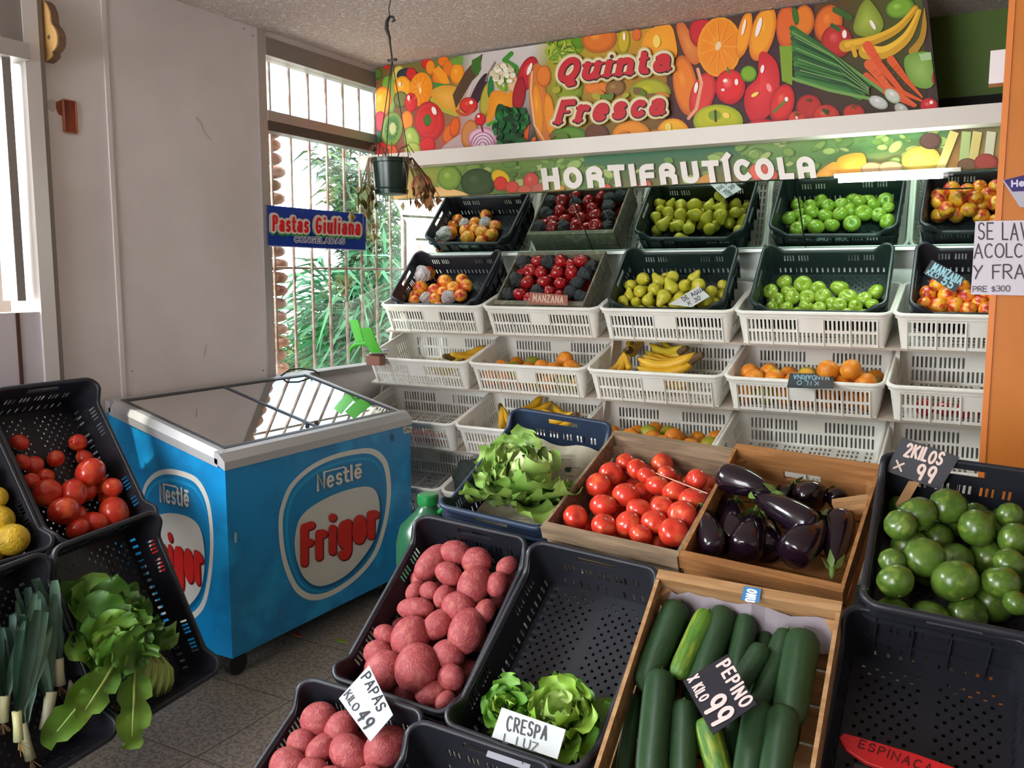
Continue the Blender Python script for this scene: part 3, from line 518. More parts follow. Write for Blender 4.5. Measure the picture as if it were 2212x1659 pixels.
# white ledge and lower sign
tag(MB().bx(-2.98, 3.0, 3.76, 3.925, 2.045, 2.115).build('sign_ledge', mat('ledge_white', '#d9d2c8', .5)), 'long white boxed ledge between the fruit banner and the green sign', 'ledge')
def lower_sign():
    t = thing('produce_sign', 'green vegetable-print sign with raised white capitals HORTIFRUTÍCOLA over the mirror', 'sign', loc=(-1.4, 3.86, 1.9))
    Mi = Matrix.Translation((-1.4, 3.86, 1.9)).inverted(); Y0 = 3.86
    MB().bx(-2.86, .6, Y0 + .002, Y0 + .03, 1.893, 2.045).build('board', mat('sign_board', '#6d7a4a', .5), t, Mi)
    fn = lambda x, y, z: (lambda p: (p[0], Y0 + .001 - z, p[2]))(onY(x, y, Y0))
    P = Print(fn, .00005); E = P.ell
    top = lambda x: 360 - (x - 930) * .073; bot = lambda x: 430 - (x - 858) * .0455
    def strip(x0, x1, c0, c1, c2, c3): P.grad([(x0, bot(x0)), (x1, bot(x1)), (x1, top(x1)), (x0, top(x0))], [c2, c3, c1, c0])
    strip(850, 960, '#8a9a4a', '#7f9a44', '#e0a860', '#6a8a3c'); strip(960, 1260, '#7a9a4a', '#6a8a3c', '#5a6a34', '#8a8a4a'); strip(1260, 1600, '#2f6a48', '#2f6a48', '#6a6a34', '#7a6a3c'); strip(1600, 2050, '#7a9a50', '#4a7a48', '#5a7a38', '#a8804a'); strip(2050, 2300, '#5a3c30', '#9aa868', '#b0803c', '#8a4a3c')
    rr = random.Random(4)
    for k in range(150):
        x = rr.uniform(955, 2040); y = rr.uniform(top(x), bot(x) - 8); r = rr.uniform(7, 20)
        if 1265 < x < 1590 and y < top(x) + 20: continue
        c = rr.choice(['#7d9a4a', '#93ab5c', '#6a8c40', '#a5b56a', '#587a3c']); E(x, y, r, r * rr.uniform(.35, .7), rr.uniform(-40, 20), c, '#4f7038')
    E(912, 402, 22, 26, 0, '#b0603c', '#7a3a24', c2='#5a6a4a'); P.poly(blob([(905, 425), (940, 405), (985, 410), (1015, 424), (960, 428)]), '#deb070', '#e8c084'); E(972, 385, 26, 26, 0, '#7d9a40', '#5a7a30', c2='#a8c060'); E(1033, 395, 37, 31, 0, '#3c4f2c', '#2c3c22', c2='#4f6438'); E(1083, 385, 22, 16, 35, '#ddb81e', '#b8941a'); E(1083, 397, 15, 16, 0, '#d2382a', '#a02a20'); E(1108, 405, 15, 14, 0, '#d24a38', '#9a3428'); E(1148, 392, 17, 20, 10, '#c8483c', '#94402c', c2='#dd7a6a'); E(1135, 412, 16, 12, 0, '#c8604a', '#8a4a34'); E(1165, 410, 16, 14, 0, '#b8604a', '#8a5a3c')
    E(1210, 408, 12, 9, 0, '#d88a2c', '#a8701c'); E(1395, 400, 14, 12, 0, '#d0584a', '#9a4434'); E(1310, 406, 12, 8, 0, '#cf5040', '#a04434'); P.ngon([(1490, 402), (1530, 375), (1545, 392), (1540, 400)], '#c88a3c'); E(1640, 372, 22, 20, 0, '#d8604a', '#a8483a'); E(1665, 380, 16, 18, 0, '#cf5844', '#9a4434'); P.poly(blob([(1766, 375), (1805, 350), (1815, 385), (1775, 388)]), '#cf8e2c', '#dfa040'); P.poly(blob([(1812, 342), (1865, 332), (1866, 372), (1815, 380)]), '#d08a24', '#dfa03a'); E(1885, 366, 26, 15, 0, '#b0906a', '#8a6a44'); E(1925, 364, 28, 15, 0, '#b4946c', '#8a6a44'); E(1990, 345, 42, 29, -5, '#c8ac48', '#a88a34', c2='#d8c060'); E(2010, 305, 24, 18, 0, '#5a3c34', '#3c2a22')
    for x0, x1, c in ((2062, 2030, '#c8b870'), (2088, 2080, '#a8b878'), (2112, 2098, '#cfc078'), (2142, 2132, '#d0cfb0')): P.stroke([(x0, 285), (x1, 372)], 20, c, caps=False)
    E(2090, 358, 22, 16, 0, '#7a5a3c', '#5a3c24'); E(2130, 352, 26, 20, 0, '#a8483c', '#7a342a')
    for i, v in enumerate(P.mb.v): P.mb.v[i] = (min(max(v[0], -2.858), .6), v[1], min(max(v[2], 1.894), 2.044))
    P.build('printed_picture', vcmat('print'), t, Mi)
    L3 = MB()
    T = Print(fn, .00005); T.z = .0005
    # raised letters: each stroke extruded
    def extr(T, zf):
        for f in list(T.mb.f):
            pass
    qd = [(1176, 411), (1766, 385), (1758, 337), (1170, 364)]
    T2 = Print(lambda x, y, z: (lambda p: (p[0], Y0 - .012 - z, p[2]))(onY(x, y, Y0)), .00005)
    lettering(T2, 'HORTIFRUTÍCOLA', qd, .265, '#e2dad2', font=POSTER, gap=.36, caps=False)
    # give the letter faces sides
    n0 = len(T2.mb.v); faces = list(T2.mb.f); vs = T2.mb.v
    T2.mb.v = vs + [(v[0], Y0 - .0005, v[2]) for v in vs]; T2.mb.c = T2.mb.c + [lin('#8a7f78')] * n0
    for f in faces:
        for i in range(len(f)): a, b = f[i], f[(i + 1) % len(f)]; T2.mb.f.append((a, b, b + n0, a + n0)); T2.mb.mi.append(0)
    T2.build('raised_letters', vcmat('print'), t, Mi)
lower_sign()
# green painted end wall right of the banner
struct('wall_alcove', MB().bx(-.42, 3.0, 4.36, 4.42, 2.25, 2.6), mat('green_paint', '#4c6a1e', .6, col2='#5f7a20', nscale=1.2))
struct('trim_4', MB().bx(-.42, 3.0, 4.34, 4.42, 2.0, 2.25), M_dark)
# mirror in three panels, leaning over the top crates
def mirror(x0, x1, label):
    t = thing('mirror_panel', label, 'mirror', loc=(x0, 3.95, 1.885), group='leaning mirror panels over the rack')
    Mi = Matrix.Translation((x0, 3.95, 1.885)).inverted(); a, b = Vector((0, 3.94, 1.895)), Vector((0, 4.225, 1.618)); nrm = Vector((0, -.697, -.717))
    def P(p, k): return (p[1], p[2]) if k == 0 else ((p + nrm * -.006)[1], (p + nrm * -.006)[2])
    MB().prism([P(a, 0), P(b, 0), P(b, 1), P(a, 1)], 'x', x0 + .003, x1 - .003).build('glass', mat('mirror_silver', '#dff2ea', .015, 1), t, Mi)
    MB().prism([P(a, 1), P(b, 1), (b.y + .01, b.z + .008), (a.y + .012, a.z + .01)], 'x', x0, x1).build('backing', M_dark, t, Mi)
mirror(-2.9, -1.845, 'left mirror panel leaning over the nectarine and red apple crates')
mirror(-1.845, -.785, 'middle mirror panel leaning over the pear crate')
mirror(-.785, 1.4, 'right mirror panel leaning over the green apple crate behind the lamp tube')
# fluorescent tube
t = thing('fluorescent_tube', 'lit white fluorescent tube hanging under the green sign at its right end', 'lamp', loc=tuple(onY(1925, 380, 3.83)))
a = onY(1812, 388, 3.835); b = onY(2037, 378, 3.83); c0 = Vector(onY(1925, 380, 3.83))
mi = Matrix.Translation(c0).inverted()
MB().tube([a, b], .0125, 16).build('glass_tube', mat('tube_light', '#ffffff', .5, emit=('#eafff2', 60)), t, mi, smooth=40)
d = (Vector(b) - Vector(a)).normalized()
MB().tube([b, Vector(b) + d * .02], .012, 12).tube([Vector(b) + d * .02, Vector(b) + d * .035], .004, 8).build('end_cap', mat('tube_cap', '#b8b4bc', .4, .6), t, mi)
MB().bx(a[0] - .02, b[0] + .06, 3.84, 3.86, 1.885, 1.9).build('holder', M_white, t, mi)
# ================================================================= CHEST FREEZER
def freezer():
    X0, X1, Y0, Y1 = -2.985, -2.36, 2.185, 3.31; loc = (-2.67, 2.75, 0)
    t = thing('chest_freezer', 'blue ice cream chest freezer with a slanted glass top against the white wall', 'freezer', loc=loc)
    Mi = Matrix.Translation(loc).inverted()
    blue = mat('freezer_blue', '#0a86c4', .38, col2=['#0b7cb8', '#1496d2'], nscale=5, ramp=(.4, .62))
    zf, zb, z0 = .815, .975, .105; wl = .02
    m = MB()
    def side(ya, yb): m.prism([(X1, z0), (X1, zf), (X0, zb), (X0, z0)], 'y', ya, yb)
    side(Y0, Y0 + wl); side(Y1 - wl, Y1)
    m.bx(X1 - wl, X1, Y0 + wl, Y1 - wl, z0, zf - .005).bx(X0, X0 + wl, Y0 + wl, Y1 - wl, z0, zb - .008).bx(X0 + wl, X1 - wl, Y0 + wl, Y1 - wl, z0, z0 + .05)
    m.build('body', blue, t, Mi)
    MB().bx(X0 + .025, X1 - .025, Y0 + .025, Y1 - .025, z0 + .35, z0 + .36).bx(X0 + .021, X0 + .026, Y0 + .025, Y1 - .025, z0 + .36, zb - .03).bx(X1 - .026, X1 - .021, Y0 + .025, Y1 - .025, z0 + .36, zf - .02).prism([(X1 - .03, z0 + .36), (X1 - .03, zf - .02), (X0 + .03, zb - .03), (X0 + .03, z0 + .36)], 'y', Y0 + .021, Y0 + .026).prism([(X1 - .03, z0 + .36), (X1 - .03, zf - .02), (X0 + .03, zb - .03), (X0 + .03, z0 + .36)], 'y', Y1 - .026, Y1 - .021).build('inner_liner', mat('liner_grey', '#8c8a84', .6), t, Mi)
    # frame profile: sloping rim with a chamfered front
    sl = (zb - zf) / (X1 - X0); zt = lambda x: zf + (X1 - x) * sl
    fm = mat('frame_grey', '#b0b0b2', .4, .25)
    f = MB()
    f.prism([(X1 + .006, zf - .012), (X1 + .006, zf + .018), (X1 - .022, zf + .046), (X1 - .045, zt(X1 - .045) + .042), (X1 - .045, zt(X1 - .045))], 'y', Y0 - .006, Y1 + .006)
    f.prism([(X0, zb - .01), (X0, zb + .04), (X0 + .03, zt(X0 + .03) + .04), (X0 + .03, zt(X0 + .03))], 'y', Y0 - .006, Y1 + .006)
    for ya, yb, s in ((Y0 - .006, Y0 + .04, 0), (Y1 - .04, Y1 + .006, 1)):
        vs = []
        for x in (X1 - .03, X0 + .02):
            z = zt(x); pr = [(ya, z - .012), (ya, z + .018), (ya + .022, z + .042), (yb, z + .042), (yb, z)] if s == 0 else [(yb, z - .012), (yb, z + .018), (yb - .022, z + .042), (ya, z + .042), (ya, z)]
            vs += [(x, *p) for p in pr]
        f.add(vs, [(0, 1, 2, 3, 4), (5, 6, 7, 8, 9)] + [(i, (i + 1) % 5, 5 + (i + 1) % 5, 5 + i) for i in range(5)])
    f.build('top_frame', fm, t, Mi)
    def slab(xa, xb, ya, yb, dz0, dz1): return [(xa, zt(xa) + dz0), (xa, zt(xa) + dz1), (xb, zt(xb) + dz1), (xb, zt(xb) + dz0)], ya, yb
    g = MB(); gm = mat('gasket', '#3c4048', .4)
    for q in (slab(X1 - .045, X1 - .06, Y0 + .04, Y1 - .04, .03, .044), slab(X0 + .045, X0 + .03, Y0 + .04, Y1 - .04, .03, .044)): g.prism(q[0], 'y', q[1], q[2])
    for ya, yb in ((Y0 + .04, Y0 + .056), (Y1 - .056, Y1 - .04), (2.735, 2.747)): q = slab(X1 - .05, X0 + .04, ya, yb, .03, .0445); g.prism(q[0], 'y', ya, yb)
    g.build('gasket', gm, t, Mi)
    gl = glassmat('freezer_glass', (.55, .57, .55), 3.2)
    for k, (ya, yb) in enumerate(((Y0 + .056, 2.735), (2.747, Y1 - .056))):
        q = slab(X1 - .06, X0 + .045, ya, yb, .036, .040); lo = MB().prism(q[0], 'y', ya, yb).build('glass_lid', gl, t, Mi)
        MB().tube([(X1 - .09, yb - .02 if k == 0 else ya + .02, zt(X1 - .09) + .043)] * 1 + [(X1 - .09, (yb - .02 if k == 0 else ya + .02) + .004, zt(X1 - .09) + .047)], .009, 10).build('lid_knob', MATS['gasket'], lo)
    # casters
    for x in (X0 + .07, X1 - .07):
        for y in (Y0 + .08, Y1 - .08):
            MB().tube([(x - .014, y, .045), (x + .014, y, .045)], .045, 16).bx(x - .02, x + .02, y - .03, y + .03, .07, .107).build('caster', mat('caster_black', '#15130f', .5), t, Mi, smooth=40)
    # emblem on the long front side
    def em(name, fn, ring, inner, ntl, frg):
        P = Print(fn, .0003); cx = sum(p[0] for p in ring) / len(ring); cy = sum(p[1] for p in ring) / len(ring)
        sc = lambda pts, k, dx=0, dy=0: [((x - cx) * k + cx + dx, (y - cy) * k + cy + dy) for x, y in pts]
        r = blob(ring); P.poly(r, '#d5d3cb'); P.poly(sc(r, .925), '#0a7fb8', '#0a78b0'); P.poly(sc(r, .885, 0, 2), '#1a98cc', '#0a80ba'); P.poly(sc(r, .86, 3, 4), '#0a7cb4', '#0a7cb4')
        i = blob(inner); ix = sum(p[0] for p in inner) / len(inner); iy = sum(p[1] for p in inner) / len(inner)
        P.poly([((x - ix) * 1.035 + ix + 2, (y - iy) * 1.03 + iy + 4) for x, y in i], '#065a88'); P.poly(i, '#c9c7bf', '#d6d3cb')
        lettering(P, 'Nestlé', ntl, .14, '#d6d4cc', gap=.14, caps=False, outline=[(.03, '#4f6f80', .05, -.05)])
        u = ntl; P.stroke([(u[3][0] + (u[2][0] - u[3][0]) * .14, u[3][1] + (u[2][1] - u[3][1]) * .14 + 1), (u[3][0] + (u[2][0] - u[3][0]) * .62, u[3][1] + (u[2][1] - u[3][1]) * .62 + 1)], 3.2, '#d6d4cc', caps=False)
        lettering(P, 'Frigor', frg, .185, '#c8241f', gap=.1, outline=[(.035, '#6d1512', .02, -.03)])
        return P
    fx = lambda x, y, z: (lambda p: (X1 + .0006 + z, p[1], p[2]))(onX(x, y, X1))
    zo = lambda L_, s=300 / 1345, ox=560, oy=950: [(ox + a * s, oy + b * s) for a, b in L_]
    ring = zo([(185, 800), (215, 620), (300, 430), (480, 260), (700, 150), (950, 90), (1110, 90), (1220, 180), (1265, 330), (1272, 560), (1225, 850), (1130, 1120), (950, 1340), (720, 1500), (520, 1555), (370, 1490), (270, 1320), (205, 1080)])
    inner = zo([(345, 920), (385, 770), (500, 650), (720, 530), (950, 460), (1090, 465), (1150, 560), (1160, 740), (1110, 960), (1000, 1140), (850, 1300), (680, 1395), (540, 1410), (430, 1330), (365, 1190), (340, 1050)])
    ntl = zo([(550, 505), (990, 365), (985, 215), (548, 325)]); frg = zo([(392, 1240), (1150, 925), (1150, 560), (392, 820)])
    P = em('emblem', fx, ring, inner, ntl, frg)
    P.build('front_emblem', vcmat('freezer_print', .4, .4), t, Mi)
    # same emblem on the short end: affine copy of the front drawing
    def fy(x, y, z):
        p = onX(x, y, X1); u = (p[1] - Y0) / (Y1 - Y0); return (X1 - .045 - (1 - u) * .70 * .88 + .06, Y0 - .0006 - z, p[2] + .022)
    P = em('emblem', fy, ring, inner, ntl, frg); P.build('end_emblem', vcmat('freezer_print'), t, Mi)
    P = Print(fx, .0003); P.ngon([(843, 935), (852, 940), (850, 953), (843, 952)], '#0b4f78'); P.build('tape_mark', MATS['freezer_print'], t, Mi)
    P = Print(fx, .0003); P.ngon([(506, 1150), (511, 1150), (511, 1172), (506, 1172)], '#a9b8b8'); P.build('lock_plate', MATS['freezer_print'], t, Mi)
    P = Print(fx, .0003); P.ngon([(870, 922), (890, 920), (889, 934), (872, 937)], '#b9b49c'); P.stroke([(874, 932), (880, 925), (887, 930)], 2, '#4a463a'); P.build('rating_sticker', MATS['freezer_print'], t, Mi)
freezer()
tag(MB().tube([onX(607, 812, -2.97), onX(625, 799, -2.96), onX(650, 796, -2.95), onX(678, 800, -2.95), onX(690, 808, -2.95)], .004, 8).build('power_cable', mat('cable_black', '#141416', .5), smooth=True), 'thin black cable looping behind the freezer top at the window sill', 'cable')
# sticker on the window
t = thing('window_sticker', 'blue sticker reading Pastas Giuliana Congeladas stuck on the window pane', 'sticker', loc=(-2.983, 3.45, 1.72))
Mi = Matrix.Translation((-2.983, 3.45, 1.72)).inverted()
fn = lambda x, y, z: (lambda p: (-2.983 + z, p[1], p[2]))(onX(x, y, -2.983))
P = Print(fn, .0002); Q = [(580, 530), (790, 540), (791, 463), (578, 443)]
P.grad(Q, ['#16399e', '#16399e', '#1d45b4', '#1a40ac']); P.stroke([(580, 531), (790, 541)], 2, '#c9d4ee'); P.stroke([(790, 541), (791, 463)], 2, '#c9d4ee')
lettering(P, 'Pastas Giuliana', [(586, 500), (776, 509), (777, 474), (586, 464)], .15, '#e8232c', gap=.3, outline=[(.3, '#e9d9c8', 0, 0), (.2, '#3c9a4a', .0, -.14), (.22, '#f4e9de', 0, 0)])
lettering(P, 'CONGELADAS', [(633, 523), (741, 527), (741, 515), (633, 511)], .15, '#24408f', gap=.3, outline=[(.28, '#e6e6ee', 0, 0)])
P.build('printing', vcmat('sticker_print', .25, .5), t, Mi)
MB().prism([tuple(onX(*q, -2.983)[1:]) for q in Q], 'x', -2.9842, -2.9832).build('vinyl', mat('vinyl_blue', '#16399e', .3), t, Mi)
# wall details
t = thing('outlet_recess', 'rusty open electrical box sunk in a chipped hole of the white wall', 'electrical box', loc=tuple(onX(148, 250, -3.0)))
Mi = t.matrix_world.inverted(); a = onX(135, 216, -3.0); b = onX(164, 288, -3.0)
mi = Matrix.Translation(onX(148, 250, -3.0)).inverted()
MB().bx(-2.9995, -2.9975, a[1], b[1], b[2], a[2]).build('back_plate', mat('rust_red', '#6d2c20', .7, col2='#8f4228', nscale=14), t, mi)
bm = MB()
for q in ((a[1] - .006, a[1], b[2], a[2]), (b[1], b[1] + .004, b[2], a[2]), (a[1], b[1], a[2], a[2] + .004), (a[1], b[1], b[2] - .004, b[2])): bm.bx(-3, -2.991, *q)
bm.build('box_edge', mat('rust_edge', '#a86c4c', .7), t, mi)
pz = blob([tuple(onX(x, y, -3.0)[1:]) for x, y in ((120, 222), (124, 243), (136, 249), (136, 217), (128, 218))], 3)
MB().prism(pz, 'x', -2.9994, -2.9980).build('chipped_plaster', mat('chip', '#8a4a34', .8), t, mi)
pz = blob([tuple(onX(x, y, -3.0)[1:]) for x, y in ((100, 222), (104, 236), (118, 240), (120, 218), (108, 215))], 3)
MB().prism(pz, 'x', -2.9996, -2.9985).build('plaster_patch', mat('patch', '#beb8ae', .8), t, mi)
P = Print(lambda x, y, z: (lambda p: (-2.9985 + z, p[1], p[2]))(onX(x, y, -2.9985)), .0002)
P.stroke(curve([(425, 255), (434, 266), (441, 284), (456, 302)]), 5, '#c4bbb0', w2=2); P.stroke([(446, 745), (441, 768)], 2.5, '#b4aca6')
for x, y in ((527, 62), (546, 77), (240, 378), (568, 800), (285, 802)): P.ell(x, y, 1.6, 1.6, 0, '#6a625c')
tag(P.build('wall_scuffs', vcmat('scuffs', .8, .2)), kind='structure')['kind'] = 'structure'
bpy.data.objects['wall_scuffs'].name = 'trim_5'
br = [(0, .255), (.045, .27), (.075, .2), (.08, .13), (.105, .09), (.12, .04), (.115, -.02), (.09, -.05), (.075, -.06), (.07, -.09), (.0, -.09)]
p0 = onX(62, 90, -3.0)
t = thing('wall_bracket', 'yellow and brown wooden bracket with a round hole beside the near window frame', 'bracket', loc=(-3.0, 2.03, p0[2]))
zz = .52
MB().prism([(-3.0 + x * .78, p0[2] + z * zz) for x, z in blob(br, 3)], 'y', 2.022, 2.05).build('plate', mat('bracket_brown', '#6e543f', .6), t, Matrix.Translation((-3.0, 2.03, p0[2])).inverted())
MB().prism([(-3.0 + x * .74, p0[2] + z * zz) for x, z in blob(br, 3)], 'y', 2.0185, 2.022).build('face', mat('bracket_yellow', '#d0a566', .6), t, Matrix.Translation((-3.0, 2.03, p0[2])).inverted())
MB().tube([(-2.955, 2.0182, p0[2] + .02), (-2.955, 2.0190, p0[2] + .02)], .008, 12).build('hole', MATS['bracket_brown'], t, Matrix.Translation((-3.0, 2.03, p0[2])).inverted())
# ================================================================= ORANGE PARTITION WITH NOTICES
t = thing('orange_partition', 'tall orange painted partition at the right edge in front of the rack', 'partition', loc=(.5, 3.2, 0))
Mi = Matrix.Translation((.5, 3.2, 0)).inverted()
MB().bx(-.004, 1.6, 3.17, 3.22, 0, 2.6).build('panel', mat('orange_paint', '#c8761c', .5, col2='#bf6c1c', nscale=3), t, Mi)
MB().bx(-.022, -.004, 3.165, 3.225, 0, 2.6).build('edge_strip', mat('orange_edge', '#dd7f30', .45), t, Mi)
a = onY(2140, 112, 3.26); b = onY(2168, 180, 3.26)
t = thing('wall_box', 'small white box with an orange side fixed beside the orange partition near the top', 'box', loc=((a[0] + b[0]) / 2, 3.28, (a[2] + b[2]) / 2)); mi = Matrix.Translation(((a[0] + b[0]) / 2, 3.28, (a[2] + b[2]) / 2)).inverted()
MB().bx(a[0], b[0], 3.25, 3.31, b[2], a[2]).build('casing', mat('orange_edge', '#dd7f30'), t, mi)
MB().bx(a[0], b[0], 3.245, 3.25, b[2], a[2]).build('white_face', mat('box_white', '#e4e0e2', .5), t, mi)
def notice(name, label, cat, quad, thick, face, fn_plane, draw, matt='paper_print', M=None):
    """flat sheet: quad in pixels (BL,BR,TR,TL) laid on a plane given by fn_plane(x,y)->point"""
    p = [Vector(fn_plane(*q)) for q in quad]; c = (p[0] + p[1] + p[2] + p[3]) / 4; n = (p[1] - p[0]).cross(p[3] - p[0]).normalized()
    if n.dot(Vector(_C) - c) < 0: n = -n
    t = thing(name, label, cat, loc=tuple(c)); mi = Matrix.Translation(c).inverted()
    m = MB(); m.add([q for q in p] + [q - n * thick for q in p], [(0, 1, 2, 3), (7, 6, 5, 4), (0, 4, 5, 1), (1, 5, 6, 2), (2, 6, 7, 3), (3, 7, 4, 0)])
    m.build('sheet', mat(name + '_' + face.strip('#'), face, .5), t, mi)
    P = Print(lambda x, y, z: Vector(fn_plane(x, y)) + n * (z + .0004), .00012); draw(P); P.build('writing', vcmat(matt, .5, .3), t, mi)
    return t
def dr(P):
    lettering(P, 'SE LAV', [(2112, 518), (2222, 520), (2222, 480), (2112, 480)], .09, '#4a4246', gap=.16, jitter=.02)
    lettering(P, 'ACOLCH', [(2103, 559), (2232, 556), (2232, 524), (2103, 526)], .1, '#4a4246', gap=.14, jitter=.02)
    lettering(P, 'Y FRA', [(2102, 603), (2214, 603), (2214, 569), (2102, 573)], .1, '#4a4246', gap=.2, jitter=.02)
    lettering(P, 'PRE $300', [(2101, 631), (2182, 630), (2182, 616), (2101, 618)], .12, '#4a4246', gap=.12, jitter=.04)
notice('paper_notice', 'white handwritten notice beginning SE LAV taped over the edge of the orange partition', 'notice', [(2097, 636), (2290, 640), (2290, 474), (2107, 478)], .0015, '#cfc8d2', lambda x, y: onY(x, y, 3.158), dr)
def dr(P):
    P.ngon([(2168, 389), (2240, 372), (2240, 412), (2187, 414)], '#3a2a6a'); P.stroke([(2168, 391), (2204, 446)], 3, '#b8b4c0')
    lettering(P, 'He', [(2184, 405), (2214, 403), (2214, 386), (2184, 389)], .24, '#cfcbe0', gap=.15)
notice('foil_sticker', 'purple and silver foil pennant stuck high on the orange partition', 'sticker', [(2205, 448), (2250, 444), (2250, 372), (2168, 388)], .001, '#b4b0bc', lambda x, y: onY(x, y, 3.16), dr)
# ================================================================= HANGING POT
def pot():
    c = Vector(onD(845, 382, 3.4)); t = thing('hanging_pot', 'dark green hanging plant pot with a withered trailing plant on a wire', 'hanging plant', loc=tuple(c))
    g = mat('pot_green', '#0c241b', .28)
    MB().lathe([(.052, -.068), (.063, -.066), (.066, -.05), (.061, -.045), (.062, -.042), (.071, .05), (.078, .052), (.080, .066), (.076, .068), (.071, .055), (.05, .05), (.0, .05)], 28).build('pot', g, t, smooth=35)
    MB().lathe([(.0, .045), (.064, .045), (.05, .058), (.0, .06)], 18).build('soil', mat('soil', '#2c2118', .9), t)
    top = Vector(onD(847, 130, 3.4)) - c; hk = Vector(onD(838, 45, 3.4)) - c; wm = mat('wire_dark', '#2b2724', .5)
    m = MB(); hub = top
    for a in (.4, 2.5, 4.6): m.tube([hub, Vector((.072 * math.cos(a), .072 * math.sin(a), .06))], .0018, 6)
    m.tube([hub + Vector((-.02, 0, 0)), hub + Vector((.02, 0, 0))], .006, 8); m.tube([hub, Vector(onD(843, 95, 3.4)) - c], .0035, 6)
    m.build('hanger', wm, t)
    pts = [Vector(onD(x, y, 3.4)) - c for x, y in ((843, 100), (841, 80), (835, 62), (836, 45), (842, 36), (849, 37), (852, 44), (846, 48))]
    MB().tube(pts, [.003, .006, .008, .007, .006, .006, .006, .003], 8).build('hook', wm, t, smooth=True)
    z = 2.6 - c.z; p1 = Vector(onD(842, 36, 3.4)) - c
    MB().tube([p1, p1 + Vector((-.004, 0, .03)), p1 + Vector((.004, 0, .06)), Vector((p1.x, p1.y, z))], .0022, 6).build('ceiling_wire', wm, t)
    r = random.Random(8); L = MB(); Sx = MB()
    rt = Vector(_R)
    for k in range(46):
        side = -1 if k % 3 == 0 else 1; a = r.uniform(-.9, .9) + (0 if side > 0 else PI) + YAW; ln = r.uniform(.08, .16) if side > 0 else r.uniform(.12, .3)
        o = Vector((math.cos(a), math.sin(a), 0)); sp = r.uniform(.3, .85) if side > 0 else r.uniform(.02, .3)
        p = [o * .06 + Vector((0, 0, .06)), o * .085 + Vector((0, 0, .07)), o * (.085 + ln * sp * .6) + Vector((0, 0, .03 - ln * .3)), o * (.085 + ln * sp) + Vector((r.uniform(-.02, .02), 0, .03 - ln * r.uniform(.7, 1.1)))]
        Sx.tube(p, .0013, 4)
        for j in range(4 if side < 0 else 2):
            q = p[2].lerp(p[3], r.random()) + Vector((r.uniform(-.012, .012),) * 2 + (0,)); L.cur = r.choice((0, 1)) if side < 0 else r.choice((1, 2, 2)); s = r.uniform(.014, .028)
            u = Vector((r.uniform(-1, 1), r.uniform(-1, 1), 0)).normalized() * s * .6; d = Vector((0, 0, -s * 1.8)); b = Vector((r.uniform(-1, 1), r.uniform(-1, 1), 0)) * s * .3
            L.add([q, q + d * .5 + u + b, q + d, q + d * .5 - u + b], [(0, 1, 2, 3)])
    for k in range(10):
        a = r.uniform(0, 6.28); o = Vector((math.cos(a), math.sin(a), 0)); Sx.tube([o * .02 + Vector((0, 0, .05)), o * .04 + Vector((0, 0, .11)), o * .07 + Vector((0, 0, .12)), o * .09 + Vector((0, 0, .09))], .0016, 4)
    L.build('leaves', [mat('vine_green', '#4d5a26', .6), mat('vine_olive', '#6a5a24', .6), mat('vine_dry', '#8a5a2c', .7)], t); Sx.build('vines', mat('vine_stem', '#6b4a30', .8), t)
pot()
# ================================================================= CRATE BUILDERS
def perimeter(w, l, r, cuts):
    """stations around a rounded rectangle; cuts[side] = extra positions along that side. side 0 near,1 right,2 far,3 left"""
    out = []; hs = [w / 2 - r, l / 2 - r, w / 2 - r, l / 2 - r]
    for s in range(4):
        us = sorted(set([-hs[s], hs[s]] + [round(c, 5) for c in cuts[s] if abs(c) < hs[s] - 1e-4]))
        ang = -PI / 2 + s * PI / 2; n = (math.cos(ang), math.sin(ang)); tv = (-n[1], n[0]); d = (l / 2, w / 2, l / 2, w / 2)[s]
        for u in us: out.append((n[0] * d + tv[0] * u, n[1] * d + tv[1] * u, n[0], n[1], s, u))
        cx, cy = n[0] * (d - r) + tv[0] * hs[s], n[1] * (d - r) + tv[1] * hs[s]
        for k in range(1, 5):
            a = ang + PI / 2 * k / 5; out.append((cx + r * math.cos(a), cy + r * math.sin(a), math.cos(a), math.sin(a), s, None))
    return out
def shell(w, l, h, r, taper, th, vl, cuts, top, hole):
    st = perimeter(w, l, r, cuts); n = len(st); nv = len(vl); m = MB()
    def pos(i, j, off):
        x, y, nx, ny, s, u = st[i % n]; v = vl[j]; d = taper * (1 - v) + off; z = h * v if j < nv - 1 else h * top(st[i % n]); return (x - nx * d, y - ny * d, z)
    vs = [pos(i, j, 0) for i in range(n) for j in range(nv)] + [pos(i, j, th) for i in range(n) for j in range(nv)]; B = n * nv
    I = lambda i, j: (i % n) * nv + j
    def H(i, j):
        if j < 0 or j >= nv - 1: return True
        a, b = st[i % n], st[(i + 1) % n]
        if a[4] != b[4] or a[5] is None or b[5] is None: return False
        return hole(a[4], (a[5] + b[5]) / 2, (vl[j] + vl[j + 1]) / 2)
    fs = []
    for i in range(n):
        for j in range(nv - 1):
            if H(i, j): continue
            a, b, c, d = I(i, j), I(i + 1, j), I(i + 1, j + 1), I(i, j + 1)
            fs += [(a, b, c, d), (B + d, B + c, B + b, B + a)]
            if H(i, j + 1): fs.append((d, c, B + c, B + d))
            if H(i, j - 1): fs.append((b, a, B + a, B + b))
            if H(i - 1, j): fs.append((a, d, B + d, B + a))
            if H(i + 1, j): fs.append((c, b, B + b, B + c))
    m.add(vs, fs); return m, st
